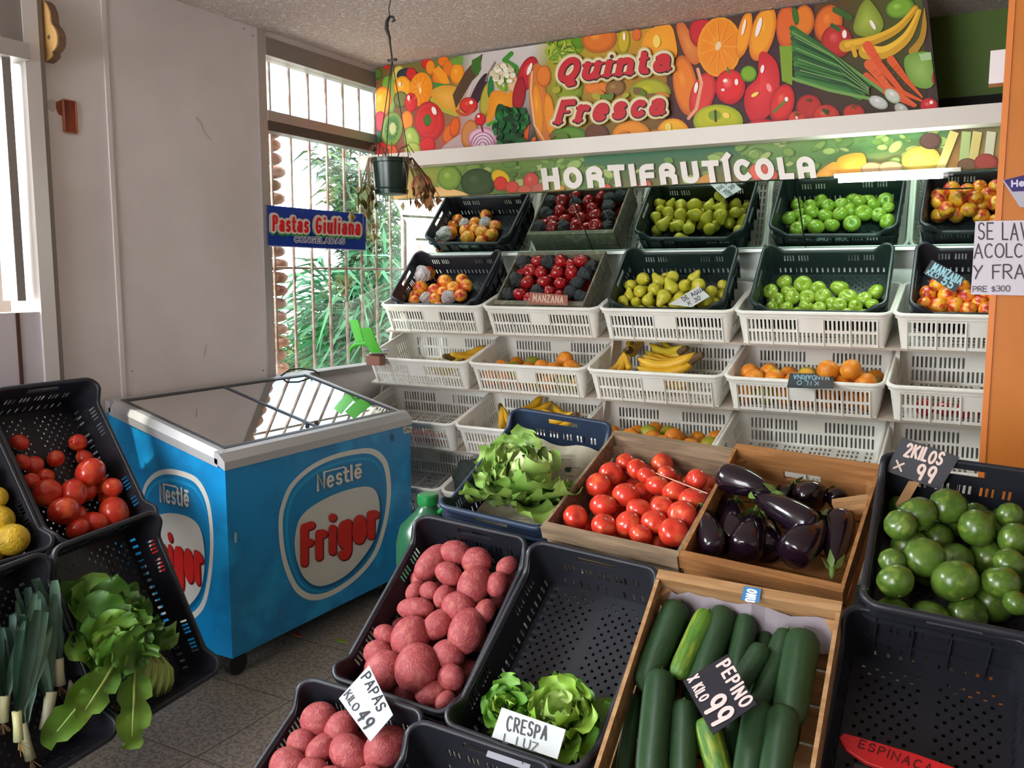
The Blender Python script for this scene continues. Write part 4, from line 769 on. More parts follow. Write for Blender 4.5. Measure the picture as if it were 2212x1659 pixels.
def rimmesh(st, h, top, prof):
    m = MB(); n = len(st); k = len(prof)
    vs = [(x + nx * a, y + ny * a, h * top((x, y, nx, ny, s, u)) + b) for (x, y, nx, ny, s, u) in st for a, b in prof]
    m.add(vs, [(i * k + j, ((i + 1) % n) * k + j, ((i + 1) % n) * k + (j + 1) % k, i * k + (j + 1) % k) for i in range(n) for j in range(k)]); return m
def plate(w, l, z, th, nx, ny, hole):
    xs = [-w / 2 + w * i / nx for i in range(nx + 1)]; ys = [-l / 2 + l * j / ny for j in range(ny + 1)]; m = MB(); B = (nx + 1) * (ny + 1)
    m.add([(x, y, z) for x in xs for y in ys] + [(x, y, z - th) for x in xs for y in ys], [])
    I = lambda i, j: i * (ny + 1) + j
    Hh = lambda i, j: i < 0 or j < 0 or i >= nx or j >= ny or hole(i, j)
    for i in range(nx):
        for j in range(ny):
            if hole(i, j): continue
            a, b, c, d = I(i, j), I(i + 1, j), I(i + 1, j + 1), I(i, j + 1); F = [(a, b, c, d), (B + d, B + c, B + b, B + a)]
            if Hh(i, j - 1): F.append((a, B + a, B + b, b))
            if Hh(i, j + 1): F.append((c, B + c, B + d, d))
            if Hh(i - 1, j): F.append((d, B + d, B + a, a))
            if Hh(i + 1, j): F.append((b, B + b, B + c, c))
            m.f += F; m.mi += [0] * len(F)
    return m
def sm(x): x = max(0, min(1, x)); return x * x * (3 - 2 * x)
BW, BL, BH = .365, .54, .17
_cache = {}
M_blk = mat('crate_black', '#20222a', .42, bump=.04, bscale=200)
M_navy = mat('crate_navy', '#25334a', .42, bump=.04, bscale=200)
M_grn = mat('crate_dark_green', '#1a2a28', .4, bump=.04, bscale=200)
M_wht = mat('crate_white', '#eeede6', .42, col2='#e2dfd4', nscale=6, sss=0)
def black_parts(dip=.24):
    key = 'black%s' % dip
    if key in _cache: return _cache[key]
    long_g = [(-.205, -.085), (.085, .205)]
    cuts = [[], [], [], []]
    for s in (1, 3):
        for a, b in long_g: cuts[s] += [a + (b - a) * i / 19 for i in range(20)]
        cuts[s] += [-.235 + .0235 * i for i in range(21)] + [-.235 + .0235 * i + .008 for i in range(21)] + [-.25, -.225, .225, .25, .14, -.14, -.18, .18]
    for s in (0, 2):
        cuts[s] += [-.12 + .24 * i / 37 for i in range(38)] + [-.055, .055]
    def top(q):
        s, u = q[4], q[5]
        if s in (1, 3) and u is not None: return 1 - dip * sm((.245 - abs(u)) / .06)
        return 1
    def hole(s, u, v):
        if s in (1, 3):
            if .5 < v < .68 and .085 < abs(u) < .205: k = int((abs(u) - .085) / .12 * 19); return k % 2 == 0 and k % 10 != 8
            if .1 < v < .26: k = (u + .235) / .0235; return 0 < k < 20 and (k - int(k)) < .35
        else:
            if .74 < v < .88: return abs(u) < .055
            if .46 < v < .62 and abs(u) < .12: k = int((u + .12) / .24 * 37); return k % 2 == 0 and k % 8 != 4
            if .1 < v < .26 and abs(u) < .12: k = int((u + .12) / .24 * 37); return k % 4 == 0
        return False
    vl = [0, .1, .26, .46, .5, .62, .68, .74, .88 if dip < .1 else .75, .9, 1]
    vl = [0, .1, .26, .46, .5, .62, .68, .74, 1] if False else [0, .1, .26, .46, .5, .62, .68, .735, .745, 1]
    # handle needs its own band on the short ends: split evenly above .745
    vl = [0, .1, .26, .46, .5, .62, .68, .74]
    def hole2(s, u, v):
        if s in (0, 2) and v > .74: return False
        return hole(s, u, v)
    m, st = shell(BW, BL, BH, .035, .016, .003, vl + [.755], cuts, lambda q: .755, hole2)
    # upper band
    m2 = MB(); n = len(st)
    lv = [.755, .79, .9, 1]
    def pos(i, j, off):
        x, y, nx, ny, s, u = st[i % n]; tt = top(st[i % n]); v = lv[j]; z = .755 + (v - .755) / .245 * (tt - .755); d = .016 * (1 - z) + off; return (x - nx * d, y - ny * d, BH * z)
    B = n * 4; m2.add([pos(i, j, 0) for i in range(n) for j in range(4)] + [pos(i, j, .003) for i in range(n) for j in range(4)], [])
    def H(i, j):
        if j < 0 or j > 2: return True
        a, b = st[i % n], st[(i + 1) % n]
        return a[4] in (0, 2) and a[4] == b[4] and a[5] is not None and b[5] is not None and abs((a[5] + b[5]) / 2) < .055 and j == 1
    I = lambda i, j: (i % n) * 4 + j
    for i in range(n):
        for j in range(3):
            if H(i, j): continue
            a, b, c, d = I(i, j), I(i + 1, j), I(i + 1, j + 1), I(i, j + 1); F = [(a, b, c, d), (B + d, B + c, B + b, B + a)]
            if H(i, j + 1): F.append((d, c, B + c, B + d))
            if H(i, j - 1): F.append((b, a, B + a, B + b))
            if H(i - 1, j): F.append((a, d, B + d, B + a))
            if H(i + 1, j): F.append((c, b, B + b, B + c))
            m2.f += F; m2.mi += [0] * len(F)
    m.add(m2.v, m2.f)
    rim = rimmesh(st, BH, top, [(-.004, -.002), (-.0035, .003), (0, .0055), (.007, .005), (.011, .001), (.011, -.009), (.0085, -.009), (.0085, -.002)])
    rb = MB()
    for s in range(4):
        hs = (BW, BL)[s % 2] / 2; ang = -PI / 2 + s * PI / 2; nn = Vector((math.cos(ang), math.sin(ang), 0)); tv = Vector((-nn.y, nn.x, 0)); d = (BL, BW)[s % 2] / 2
        k = 5 if s % 2 == 0 else 7
        for i in range(k):
            u = -hs * .82 + 2 * hs * .82 * i / (k - 1); tp = .72
            p0 = nn * (d - .016) + tv * u; p1 = nn * (d - .003) + tv * u
            a = tv * .0015; rb.add([p0 - a, p0 + a, p1 + a + Vector((0, 0, BH * tp)), p1 - a + Vector((0, 0, BH * tp)), p0 - a + nn * .012, p0 + a + nn * .012, p1 + a + nn * .010 + Vector((0, 0, BH * tp)), p1 - a + nn * .010 + Vector((0, 0, BH * tp))], [(0, 1, 2, 3), (4, 7, 6, 5), (0, 4, 5, 1), (1, 5, 6, 2), (2, 6, 7, 3), (3, 7, 4, 0)])
    rb2 = rimmesh(st, BH, lambda q: .72, [(-.002, 0), (.009, 0), (.009, -.004), (-.002, -.004)]); rb.add(rb2.v, rb2.f)
    rb2 = rimmesh([(x - nx * .012, y - ny * .012, nx, ny, s, u) for x, y, nx, ny, s, u in st], BH, lambda q: .3, [(-.002, 0), (.01, 0), (.01, -.003), (-.002, -.003)]); rb.add(rb2.v, rb2.f)
    bs = plate(BW - .034, BL - .034, .006, .005, 45, 67, lambda i, j: i % 2 == 1 and j % 2 == 1 and ((i // 2 + j // 2) % 2 == 0) and 2 < i < 42 and 2 < j < 64 and not (20 < i < 24))
    _cache[key] = (m, rim, rb, bs); return _cache[key]
def white_parts():
    if 'white' in _cache: return _cache['white']
    w, l, h = .62, .42, .155; cuts = [[], [], [], []]; gl = [(-.265 + .106 * g + .006, -.265 + .106 * (g + 1) - .006) for g in range(5)]; gs = [(-.165 + .11 * g + .006, -.165 + .11 * (g + 1) - .006) for g in range(3)]
    for s in range(4):
        for a, b in (gl if s % 2 == 0 else gs): cuts[s] += [a + (b - a) * i / 11 for i in range(12)]
    def hole(s, u, v):
        G = gl if s % 2 == 0 else gs
        for gi, (a, b) in enumerate(G):
            if a < u < b:
                k = int((u - a) / (b - a) * 11)
                if k % 2: return False
                if .08 < v < .4: return True
                if .46 < v < .78: return gi != len(G) // 2
        return False
    m, st = shell(w, l, h, .04, .02, .003, [0, .09, .39, .47, .77, 1], cuts, lambda q: 1, hole)
    rb = MB()
    for s in (0, 2):
        for g in range(6):
            u = -.265 + .106 * g; sg = -1 if s == 0 else 1; y0 = sg * (l / 2 - .02); y1 = sg * (l / 2 - .004)
            a = .0018; o = sg * .006
            rb.add([(u - a, y0, 0), (u + a, y0, 0), (u + a, y1, h * .8), (u - a, y1, h * .8), (u - a, y0 + o, 0), (u + a, y0 + o, 0), (u + a, y1 + o, h * .8), (u - a, y1 + o, h * .8)], [(0, 1, 2, 3), (4, 7, 6, 5), (0, 4, 5, 1), (1, 5, 6, 2), (2, 6, 7, 3), (3, 7, 4, 0)])
    m.add(rb.v, rb.f)
    rim = rimmesh(st, h, lambda q: 1, [(-.004, -.002), (-.003, .004), (.002, .006), (.009, .004), (.012, -.001), (.012, -.006), (.005, -.012), (.005, -.022), (.001, -.024), (.001, -.004)])
    bs = plate(w - .044, l - .044, .006, .005, 61, 41, lambda i, j: i % 2 == 1 and j % 4 != 0 and 1 < i < 59 and i % 12 != 5)
    _cache['white'] = (m, rim, bs); return _cache['white']
_me = {}
def shared(key, mb, name, m, parent, M=None, smooth=35):
    k = (key, name, m.name)
    if k not in _me:
        o = mb.build(name, m, parent, M, smooth=smooth); _me[k] = o.data; return o
    o = bpy.data.objects.new(name, _me[k]); return link(o, parent, M)
def black_crate(M, label, material=None, rot=False, name='plastic_crate', dip=.24, group=None, text=None, cat='crate'):
    """M = frame of the rim plane; local x right, y far, z out"""
    material = material or M_blk; m, rim, rb, bs = black_parts(dip)
    Mc = M @ (Matrix.Rotation(PI / 2, 4, 'Z') if rot else Matrix.Identity(4)) @ Matrix.Translation((0, 0, -BH))
    t = thing(name, label, cat, M=Mc, group=group)
    shared('b%s' % dip, m, 'walls', material, t); shared('b%s' % dip, rim, 'rim', material, t, smooth=60); shared('b%s' % dip, rb, 'ribs', material, t); shared('b%s' % dip, bs, 'slotted_base', material, t)
    if text:
        s, txt = text
        def fn(x, y, z): return (BW / 2 + .0105 + z - .005, x, y) if s == 1 else (-BW / 2 - .0055 - z, -x, y)
        fn = (lambda x, y, z: (BW / 2 - .0015 + z, x, y))
        P = Print(fn, .0002); lettering(P, txt, [(-.075, .088), (.075, .088), (.075, .112), (-.075, .112)], .16, '#b9c9c4', gap=.2); P.build('maker_mark', vcmat('mark'), t)
    return t
def white_crate(M, label, group=None):
    m, rim, bs = white_parts(); t = thing('white_crate', label, 'crate', M=M @ Matrix.Translation((0, 0, -.155)), group=group)
    shared('w', m, 'walls', M_wht, t); shared('w', rim, 'rim', M_wht, t, smooth=60); shared('w', bs, 'slotted_base', M_wht, t); return t
WW, WL, WH = .41, .49, .15
def wood_crate(M, label, m1, m2, w=WW, l=WL, h=WH, thick=.018, hole=True, slots=None, battens=True, cat='crate'):
    t = thing('wooden_crate', label, cat, M=M @ Matrix.Translation((0, 0, -h)))
    for s in (-1, 1):
        y = s * (l / 2 - thick / 2)
        b = MB(); b.box((0, y + s * .006, h - .02), (w, thick + .008, .04)).build('end_rail', m1, t)
        e = MB(); ty = s * (l / 2 - .009)
        if hole and s == 1:
            for q in ((-w / 2 + .006, -.06, 0, h - .04), (.045, w / 2 - .006, 0, h - .04), (-.06, .045, 0, h * .42), (-.06, .045, h * .62, h - .04)): e.bx(q[0], q[1], ty - .007, ty + .007, q[2], q[3])
        else:
            e.box((0, ty, (h - .04) * .75), (w - .012, .014, (h - .044) * .5)).box((0, ty - s * .001, (h - .04) * .24), (w - .012, .012, (h - .05) * .48))
        bo = e.build('end_board', m2, t)
        x = s * (w / 2 - .005)
        MB().box((x, 0, h * .77), (.009, l - 2 * thick, h * .46)).box((x, 0, h * .26), (.009, l - 2 * thick, h * .44)).build('side_board', m2, t)
    f = MB()
    for i in range(6): f.box((0, -l / 2 + .04 + (l - .08) * i / 5, .004), (w - .01, l / 6.6, .008))
    f.build('floor_slats', m2, t)
    for sx in (-1, 1):
        for sy in (-1, 1): MB().prism([(sx * (w / 2 - .01), sy * (l / 2 - .018)), (sx * (w / 2 - .035), sy * (l / 2 - .018)), (sx * (w / 2 - .01), sy * (l / 2 - .043))], 'z', .008, h - .035).build('corner_post', m1, t)
    return t
M_oldwood = mat('wood_weathered', '#87725a', .8, col2=['#786450', '#988166', '#7f6a52'], nscale=4, stretch=(1.2, 14, 14), ramp=(.25, .8), bump=.2, bscale=30, detail=8)
M_orwood = mat('wood_orange', '#9c6a3a', .7, col2=['#906032', '#ac7844', '#966234'], nscale=3.5, stretch=(1.2, 12, 12), ramp=(.25, .8), bump=.15, bscale=30, detail=8)
M_ltwood = mat('wood_light', '#a47c50', .7, col2=['#9a7248', '#b38c60', '#8c6a46'], nscale=3.5, stretch=(1.5, 12, 12), ramp=(.25, .8), bump=.15, bscale=30, detail=8)
M_grwood = mat('wood_grey', '#7f7c68', .8, col2=['#6a6856', '#96917a'], nscale=6, stretch=(4, 4, 4), ramp=(.3, .7), bump=.3, bscale=40, detail=8)
# ================================================================= PRODUCE KINDS
class Kind:
    def __init__(s, name, parts): s.name = name; s.parts = parts  # [(partname, MB, material, smooth)] variants in lists
    def place(s, M, label, cat, group=None, v=0, mats=None, name=None):
        mb = s.parts[0]; root = None
        for i, (pn, var, m, smo) in enumerate(s.parts):
            m = (mats or {}).get(pn, m); k = (s.name, pn, v % len(var), m.name)
            if k not in _me: o = var[v % len(var)].build(pn if i else s.name, m, None, None, smooth=smo); _me[k] = o.data
            else: o = bpy.data.objects.new(pn if i else s.name, _me[k]); COL.objects.link(o)
            if i == 0: root = o; o.name = name or s.name
            else: o.parent = root
        root.matrix_world = M; return tag(root, label, cat, group)
def jit(mb, seed, amp, freq=2.0):
    r = random.Random(seed); ph = [(Vector((r.uniform(-1, 1), r.uniform(-1, 1), r.uniform(-1, 1))).normalized() * freq * r.uniform(.7, 1.8), r.uniform(0, 6.28)) for _ in range(5)]
    mb.v = [tuple(Vector(v) * (1 + amp * sum(math.sin(Vector(v).dot(k) + p) for k, p in ph) / 2.5)) for v in mb.v]; return mb
def ball(n=20, k=12, sq=1.0, dim=0.0, dimb=0.0, lobes=0, la=0.0, up=0.0):
    pr = []
    for i in range(k + 1):
        a = -PI / 2 + PI * i / k; r = math.cos(a); z = math.sin(a) * sq
        z -= dim * math.exp(-(r / .28) ** 2) * (1 if a > 0 else 0); z += dimb * math.exp(-(r / .25) ** 2) * (1 if a < 0 else 0)
        if up: r *= 1 + up * math.sin(a) * math.cos(a)
        pr.append((max(r, .004), z))
    return MB().lathe(pr, n, wob=(lambda a, z: 1 + la * math.cos(lobes * a)) if lobes else None)
stem = lambda l=.25, r=.035, z=.62: MB().tube([(0, 0, z), (.02, .01, z + l * .5), (.06, .02, z + l)], [r, r * .8, r * 1.2], 6)
M_stem = mat('stem_brown', '#4f3a22', .7)
apple = [jit(ball(24, 14, .9, .32, .14, 5, .012, .16), s, .025) for s in range(3)]
red_apple = Kind('red_apple', [('skin', apple, mat('apple_red', '#a3121c', .16, col2=['#8e0f1a', '#bb2222', '#c9702c'], nscale=2.2, stretch=(3, 3, .7), ramp=(.38, .72), rnd=True, coat=.4), True), ('stem', [stem()], M_stem, True)])
green_apple = Kind('green_apple', [('skin', apple, mat('apple_green', '#86a430', .24, col2=['#86a832', '#a9b94c'], nscale=1.3, ramp=(.4, .75), rnd=True, coat=.2), True), ('stem', [stem()], M_stem, True)])
nect = [jit(ball(22, 12, .95, .15, .0), s, .03) for s in range(3)]
nectarine = Kind('nectarine', [('skin', nect, mat('nectarine_skin', '#e59a28', .3, col2=['#efab32', '#d9562a', '#a82a24'], nscale=1.1, ramp=(.38, .66), rnd=True, coat=.1), True)])
orange = Kind('orange', [('skin', [jit(ball(22, 12, .93, .04, .05), s, .02) for s in range(3)], mat('orange_skin', '#dd8a1c', .42, col2=['#d97a18', '#e8a02a', '#c2a82c'], nscale=.9, ramp=(.4, .75), rnd=True, bump=.15, bscale=60), True), ('stem_scar', [MB().tube([(0, 0, .88), (0, 0, .91)], .07, 8)], mat('scar', '#6a7a30', .7), True)])
green_orange = mat('orange_skin_green', '#b0a22a', .42, col2=['#8fa030', '#d8a02a'], nscale=.9, ramp=(.4, .65), rnd=True, bump=.15, bscale=60)
lemon = Kind('yellow_citrus', [('skin', [jit(ball(24, 14, .92, .03, .02), s, .03) for s in range(3)], mat('lemon_skin', '#d2a824', .42, col2=['#dcb62c', '#b89a22'], nscale=1.4, rnd=True, bump=.5, bscale=7), True)])
tom = [jit(ball(26, 14, .86, .16, .03, 6, .012), s, .02) for s in range(3)]
tomato = Kind('tomato', [('skin', tom, mat('tomato_skin', '#cf3c28', .22, col2=['#cc3626', '#d85c34'], nscale=1.0, rnd=True, coat=.3), True), ('stem_scar', [MB().tube([(0, 0, .68), (0, 0, .71)], .09, 8)], mat('tomato_scar', '#a8562c', .7), True)])
M_tomdark = mat('tomato_brownish', '#8d3a20', .3, col2='#a84428', nscale=1)
pearp = [(.01, -.92), (.2, -.94), (.45, -.88), (.7, -.68), (.82, -.38), (.8, -.08), (.66, .24), (.48, .52), (.37, .78), (.3, .98), (.18, 1.1), (.01, 1.13)]
pear = Kind('pear', [('skin', [jit(MB().lathe(pearp, 20), s, .03) for s in range(3)], mat('pear_skin', '#c4bc34', .35, col2=['#bcb82e', '#d6c848', '#c08c40'], nscale=1.3, ramp=(.4, .75), rnd=True), True), ('stem', [stem(.35, .04, 1.05)], M_stem, True)])
M_pot = mat('potato_skin', '#a04244', .6, col2=['#943a3e', '#aa5252', '#a6604e'], nscale=2.4, ramp=(.36, .72), rnd=True, bump=.35, bscale=9)
def potm(e, s): m = ball(26, 16, 1); m.v = [(x * e, y, z * .92) for x, y, z in m.v]; return jit(m, s, .055, 1.9)
potato = Kind('potato', [('skin', [potm(1.12, 1), potm(1.38, 2), potm(1.6, 3), potm(1.24, 4)], M_pot, True), ('eyes', [MB().lathe([(.05, .89), (.03, .925), (.005, .9)], 8).lathe([(.04, .86), (.02, .9), (.005, .88)], 8, Matrix.Rotation(.6, 4, 'X')).lathe([(.04, .87), (.02, .9), (.005, .88)], 8, Matrix.Rotation(-.8, 4, 'Y'))], mat('potato_eye', '#7d2c38', .7), True)])
squash = Kind('round_squash', [('skin', [jit(ball(26, 14, .9, .1, .04, 9, .018, .05), s, .04) for s in range(3)], mat('squash_skin', '#587428', .3, col2=['#456420', '#788f38'], nscale=1.5, ramp=(.38, .7), rnd=True, coat=.25), True), ('blossom_scar', [MB().lathe([(.08, -.86), (.06, -.885), (.01, -.88)], 10)], mat('squash_scar', '#a8a060', .7), True)])
def longveg(rad, bend, n=18, k=18, ribs=0, ra=0):
    """unit length along x, -0.5..0.5"""
    m = MB(); vs = []
    for i in range(k + 1):
        u = -.5 + i / k; r = rad(i / k); zc = bend * (.25 - u * u)
        for j in range(n): a = 2 * PI * j / n; rr = r * (1 + ra * math.cos(ribs * a)); vs.append((u, rr * math.cos(a), zc + rr * math.sin(a)))
    m.add(vs, [(i * n + j, (i + 1) * n + j, (i + 1) * n + (j + 1) % n, i * n + (j + 1) % n) for i in range(k) for j in range(n)] + [tuple(range(n)), tuple(range(k * n, (k + 1) * n))[::-1]]); return m
cyl = lambda t: max(.004, min(1, math.sqrt(max(0, 1 - ((t - .5) / .5) ** 8))) * (1 - .1 * t))
M_cuc = mat('cucumber_skin', '#20401f', .42, col2=['#1b3a1e', '#2b5029', '#456a36'], nscale=5, stretch=(3, 9, 9), ramp=(.35, .78), rnd=True, bump=.35, bscale=26)
M_cucl = mat('cucumber_pale', '#5d8426', .42, col2=['#3f7026', '#93a02c'], nscale=1.6, ramp=(.4, .65), rnd=True, bump=.3, bscale=26)
cuc = Kind('cucumber', [('skin', [longveg(lambda t: cyl(t), .25 * b, ribs=10, ra=.02) for b in (1, -1, .4)], M_cuc, True), ('stem_end', [MB().tube([(-.5, 0, 0), (-.52, 0, 0)], .12, 8)], mat('cuc_end', '#7a8a40', .7), True)])
egr = lambda t: max(.01, (math.sin(PI * min(1, t * .62 + .06)) ** .8) * (1 if t < .85 else math.sqrt(max(0, 1 - ((t - .85) / .15) ** 2))))
M_egg = mat('eggplant_skin', '#150c16', .14, col2='#20101f', nscale=2, coat=.5)
def calyx():
    m = MB()
    for k in range(5):
        a = k * 2 * PI / 5; b = .5
        c = lambda A, x, r: (x, r * math.cos(A), r * math.sin(A))
        m.add([c(a - b, -.5, .5), c(a + b, -.5, .5), c(a, -.36, .78), c(a - b, -.56, .2), c(a + b, -.56, .2)], [(0, 1, 2), (3, 4, 1, 0)])
    m.tube([(-.54, 0, 0), (-.66, .05, .05)], [.22, .16], 8); return m
eggplant = Kind('eggplant', [('skin', [longveg(egr, .2), longveg(egr, -.3)], M_egg, True), ('calyx', [calyx()], mat('calyx_green', '#5f7a34', .6), True)])
def banana_bunch(n, seed, length=.17, spread=.16):
    r = random.Random(seed)
    def one(k):
        m = MB(); a0 = (k - (n - 1) / 2) * spread; pts = []; rad = []
        for i in range(11):
            t = i / 10; b = -.9 + 1.5 * t; x = length * t * math.cos(b * .5) ; z = -.045 * math.cos((t - .5) * 2.4) + .045
            pts.append(Vector((x, 0, z + .02 * (1 - t) - (k % 2) * .022))); rad.append(.0165 * min(1, .3 + t * 4) * (1 if t < .82 else max(.18, (1 - t) / .18)))
        R = Matrix.Rotation(a0, 4, 'Z') @ Matrix.Rotation(r.uniform(-.15, .15), 4, 'X'); m.tube([R @ p for p in pts], rad, 6); return m
    return [one(k) for k in range(n)]
M_ban = mat('banana_skin', '#d8a620', .45, col2=['#dcae28', '#c8921e', '#8f8a28'], nscale=9, ramp=(.4, .8))
def bananas(M, n, seed, label, group=None, length=.17, spread=.16, skin=None):
    t = thing('banana_bunch', label, 'bananas', M=M, group=group)
    for m in banana_bunch(n, seed, length, spread): m.build('banana', skin or M_ban, t, smooth=True)
    MB().tube([(-.03, 0, .05), (.0, 0, .035), (.012, 0, .025)], [.009, .014, .016], 8).build('crown', mat('banana_crown', '#5a4420', .7), t)
def wrapped(seed):
    m = ball(20, 14, .95); r = random.Random(seed); return jit(jit(m, seed, .1, 5), seed + 9, .06, 11)
wrap_white = Kind('wrapped_fruit', [('tissue', [wrapped(s) for s in range(3)], mat('tissue_white', '#cfc8c6', .7, col2='#a89c9a', nscale=7, ramp=(.4, .6), bump=.6, bscale=12), False)])
wrap_dark = Kind('wrapped_apple', [('tissue', [wrapped(s + 4) for s in range(3)], mat('tissue_dark', '#23282c', .45, col2='#3a4244', nscale=7, ramp=(.4, .62), bump=.6, bscale=12), False)])
# ================================================================= PILING
def pack(n, radii, w, l, h, M, seed, steps=260, wall=.006, pre=None):
    """drop spheres into a tilted box (local frame: base z=0, open top)"""
    r = np.random.RandomState(seed); R = np.array(radii, float); m3 = np.array(M.to_3x3()); g = m3.T @ np.array([0, 0, -1.])
    P = np.zeros((n, 3))
    for i in range(n): P[i] = [r.uniform(-w / 2 + R[i], w / 2 - R[i]), r.uniform(-l / 2 + R[i], l / 2 - R[i]), R[i] + .02 + .35 * r.rand() * (i / n + .2)]
    if pre is not None: P[:len(pre)] = pre
    for s in range(steps):
        P += g * .004 * (1 if s < steps * .8 else .3)
        for _ in range(5):
            D = P[:, None] - P[None]; d = np.sqrt((D ** 2).sum(-1)) + 1e-9; mn = R[:, None] + R[None]; ov = np.maximum(0, mn - d); np.fill_diagonal(ov, 0)
            P += (D / d[..., None] * ov[..., None] * .28).sum(1)
            P[:, 0] = np.clip(P[:, 0], -w / 2 + R + wall, w / 2 - R - wall); P[:, 1] = np.clip(P[:, 1], -l / 2 + R + wall, l / 2 - R - wall); P[:, 2] = np.maximum(P[:, 2], R + .008)
    return P
def rndrot(r, upish=None):
    if upish is None: return Euler((r.uniform(0, 6.28), r.uniform(0, 6.28), r.uniform(0, 6.28))).to_matrix().to_4x4()
    return (Matrix.Rotation(r.uniform(0, 6.28), 4, 'Z') @ Matrix.Rotation(r.uniform(-upish, upish), 4, 'X') @ Matrix.Rotation(r.uniform(-upish, upish), 4, 'Y') @ Matrix.Rotation(r.uniform(0, 6.28), 4, 'Z'))
ZN = {(0, 0): 'upper left', (1, 0): 'upper middle', (2, 0): 'upper right', (0, 1): 'left middle', (1, 1): 'centre', (2, 1): 'right middle', (0, 2): 'lower left', (1, 2): 'lower middle', (2, 2): 'lower right'}
def zone_labels(objs, what, where, cat, group, sizes=None, shapes=None):
    """labels by size and place within the pile as seen from the shop"""
    pp = [proj(o.matrix_world.translation) for o in objs]
    if not pp: return
    xs = [p[0] for p in pp]; ys = [p[1] for p in pp]; x0, x1, y0, y1 = min(xs), max(xs) + 1e-6, min(ys), max(ys) + 1e-6
    used = {}
    for nm, i in (('leftmost', xs.index(min(xs))), ('rightmost', xs.index(max(xs))), ('topmost', ys.index(min(ys))), ('lowest', ys.index(max(ys)))):
        if i not in used: used[i] = nm
    sz = sorted(sizes) if sizes else None; lab = {}
    for i, o in enumerate(objs):
        if i in used: lab[i] = '%s %s in %s' % (used[i], what, where)
        else:
            ad = ''
            if sizes: ad = 'small ' if sizes[i] <= sz[len(sz) // 3] else ('large ' if sizes[i] >= sz[2 * len(sz) // 3] else 'medium ')
            if shapes: ad += shapes[i]
            lab[i] = '%s%s, %s of %s' % (ad, what, ZN[(int(3 * (xs[i] - x0) / (x1 - x0)), int(3 * (ys[i] - y0) / (y1 - y0)))], where)
    by = {}
    for i in lab: by.setdefault(lab[i], []).append(i)
    for L_, ix in by.items():
        if len(ix) in (2, 3):
            ix.sort(key=lambda i: xs[i])
            for k, i in enumerate(ix): lab[i] = (('left-hand ', 'right-hand ') if len(ix) == 2 else ('left-hand ', 'middle ', 'right-hand '))[k] + lab[i]
    for i, o in enumerate(objs): tag(o, lab[i], cat, group)
def heap(kind, P, R, Mb, seed, what, where, cat, group, up=None, mats=None, vary=None):
    r = random.Random(seed); out = []
    for i, p in enumerate(P):
        M = Mb @ Matrix.Translation(p) @ rndrot(r, up) @ Matrix.Scale(R[i] * 1.03, 4)
        mt = mats(i, r) if mats else None; k = vary(i, r) if vary else kind
        out.append((k, k.place(M, None, cat, v=i, mats=mt)))
    for kk in {k for k, _ in out}:
        zone_labels([o for k, o in out if k is kk], what[kk.name] if isinstance(what, dict) else what, where, cat if kk is kind else 'wrapped fruit', group if kk is kind else 'wrapped ' + group, [R[i] for i, (k, o) in enumerate(out) if k is kk])
    return [o for _, o in out]
def pxheap(kind, items, Mr, zl, seed, what, where, cat, group, w, l, h, up=None, mats=None, under=0, ru=.03, xs=1.0, rs=1.14):
    """items (x,y,rx[,ry,layer]) seen in the photo, laid on a level of the crate, then eased apart; 'under' more beneath"""
    Mb = Mr @ Matrix.Translation((0, 0, -h)); P = []; R = []; E = []; r = random.Random(seed)
    for it in items:
        x, y, rx = it[:3]; ry = it[3] if len(it) > 3 and it[3] else rx; ly = it[4] if len(it) > 4 else 0
        p = localpt(Mb, x, y, zl - ly * rx * .0011); d = (np.array(Mb @ p) - _C) @ _F
        P.append(list(p)); R.append(min(rx, ry) * d / FPX * rs); E.append((max(rx, ry) / min(rx, ry), ry > rx))
    n = len(P)
    for k in range(under): P.append([r.uniform(-w / 2 + .04, w / 2 - .04), r.uniform(-l / 2 + .04, l / 2 - .04), ru + .01]); R.append(ru); E.append((1.1, False))
    P = np.array(P); R = np.array(R); P0 = P.copy(); wt = np.array([.12] * n + [1.] * under)
    for _ in range(60):
        D = P[:, None] - P[None]; d = np.sqrt((D ** 2).sum(-1)) + 1e-9; ov = np.maximum(0, (R[:, None] + R[None]) * .9 - d); np.fill_diagonal(ov, 0)
        P += (D / d[..., None] * ov[..., None] * .3).sum(1)
        P[:n] += (P0[:n] - P[:n]) * .10
        P[:, 0] = np.clip(P[:, 0], -w / 2 + R + .004, w / 2 - R - .004); P[:, 1] = np.clip(P[:, 1], -l / 2 + R + .004, l / 2 - R - .004); P[:, 2] = np.maximum(P[:, 2], R + .008)
    out = []
    for i in range(len(P)):
        e, vert = E[i]; ang = (PI / 2 if vert else 0) + r.uniform(-.35, .35)
        S = Matrix.Diagonal((xs if xs != 1 else 1, 1, 1, 1))
        if kind is potato:
            v = 0 if e < 1.12 else (3 if e < 1.25 else (1 if e < 1.42 else 2)); M = Mb @ Matrix.Translation(P[i]) @ Matrix.Rotation(ang, 4, 'Z') @ Matrix.Rotation(r.uniform(-.3, .3), 4, 'X') @ Matrix.Scale(R[i], 4)
        else: v = i; M = Mb @ Matrix.Translation(P[i]) @ rndrot(r, up) @ Matrix.Scale(R[i] * 1.02, 4)
        out.append(kind.place(M, None, cat, v=v, mats=mats(i, r) if mats else None))
    zone_labels(out[:n], what, where, cat, group, list(R[:n]), [('oblong ' if e > 1.25 else 'round ') for e, _ in E[:n]] if kind is potato else None)
    for o in out[n:]: tag(o, '%s underneath the visible layer in %s' % (what, where), cat, group)
    return out
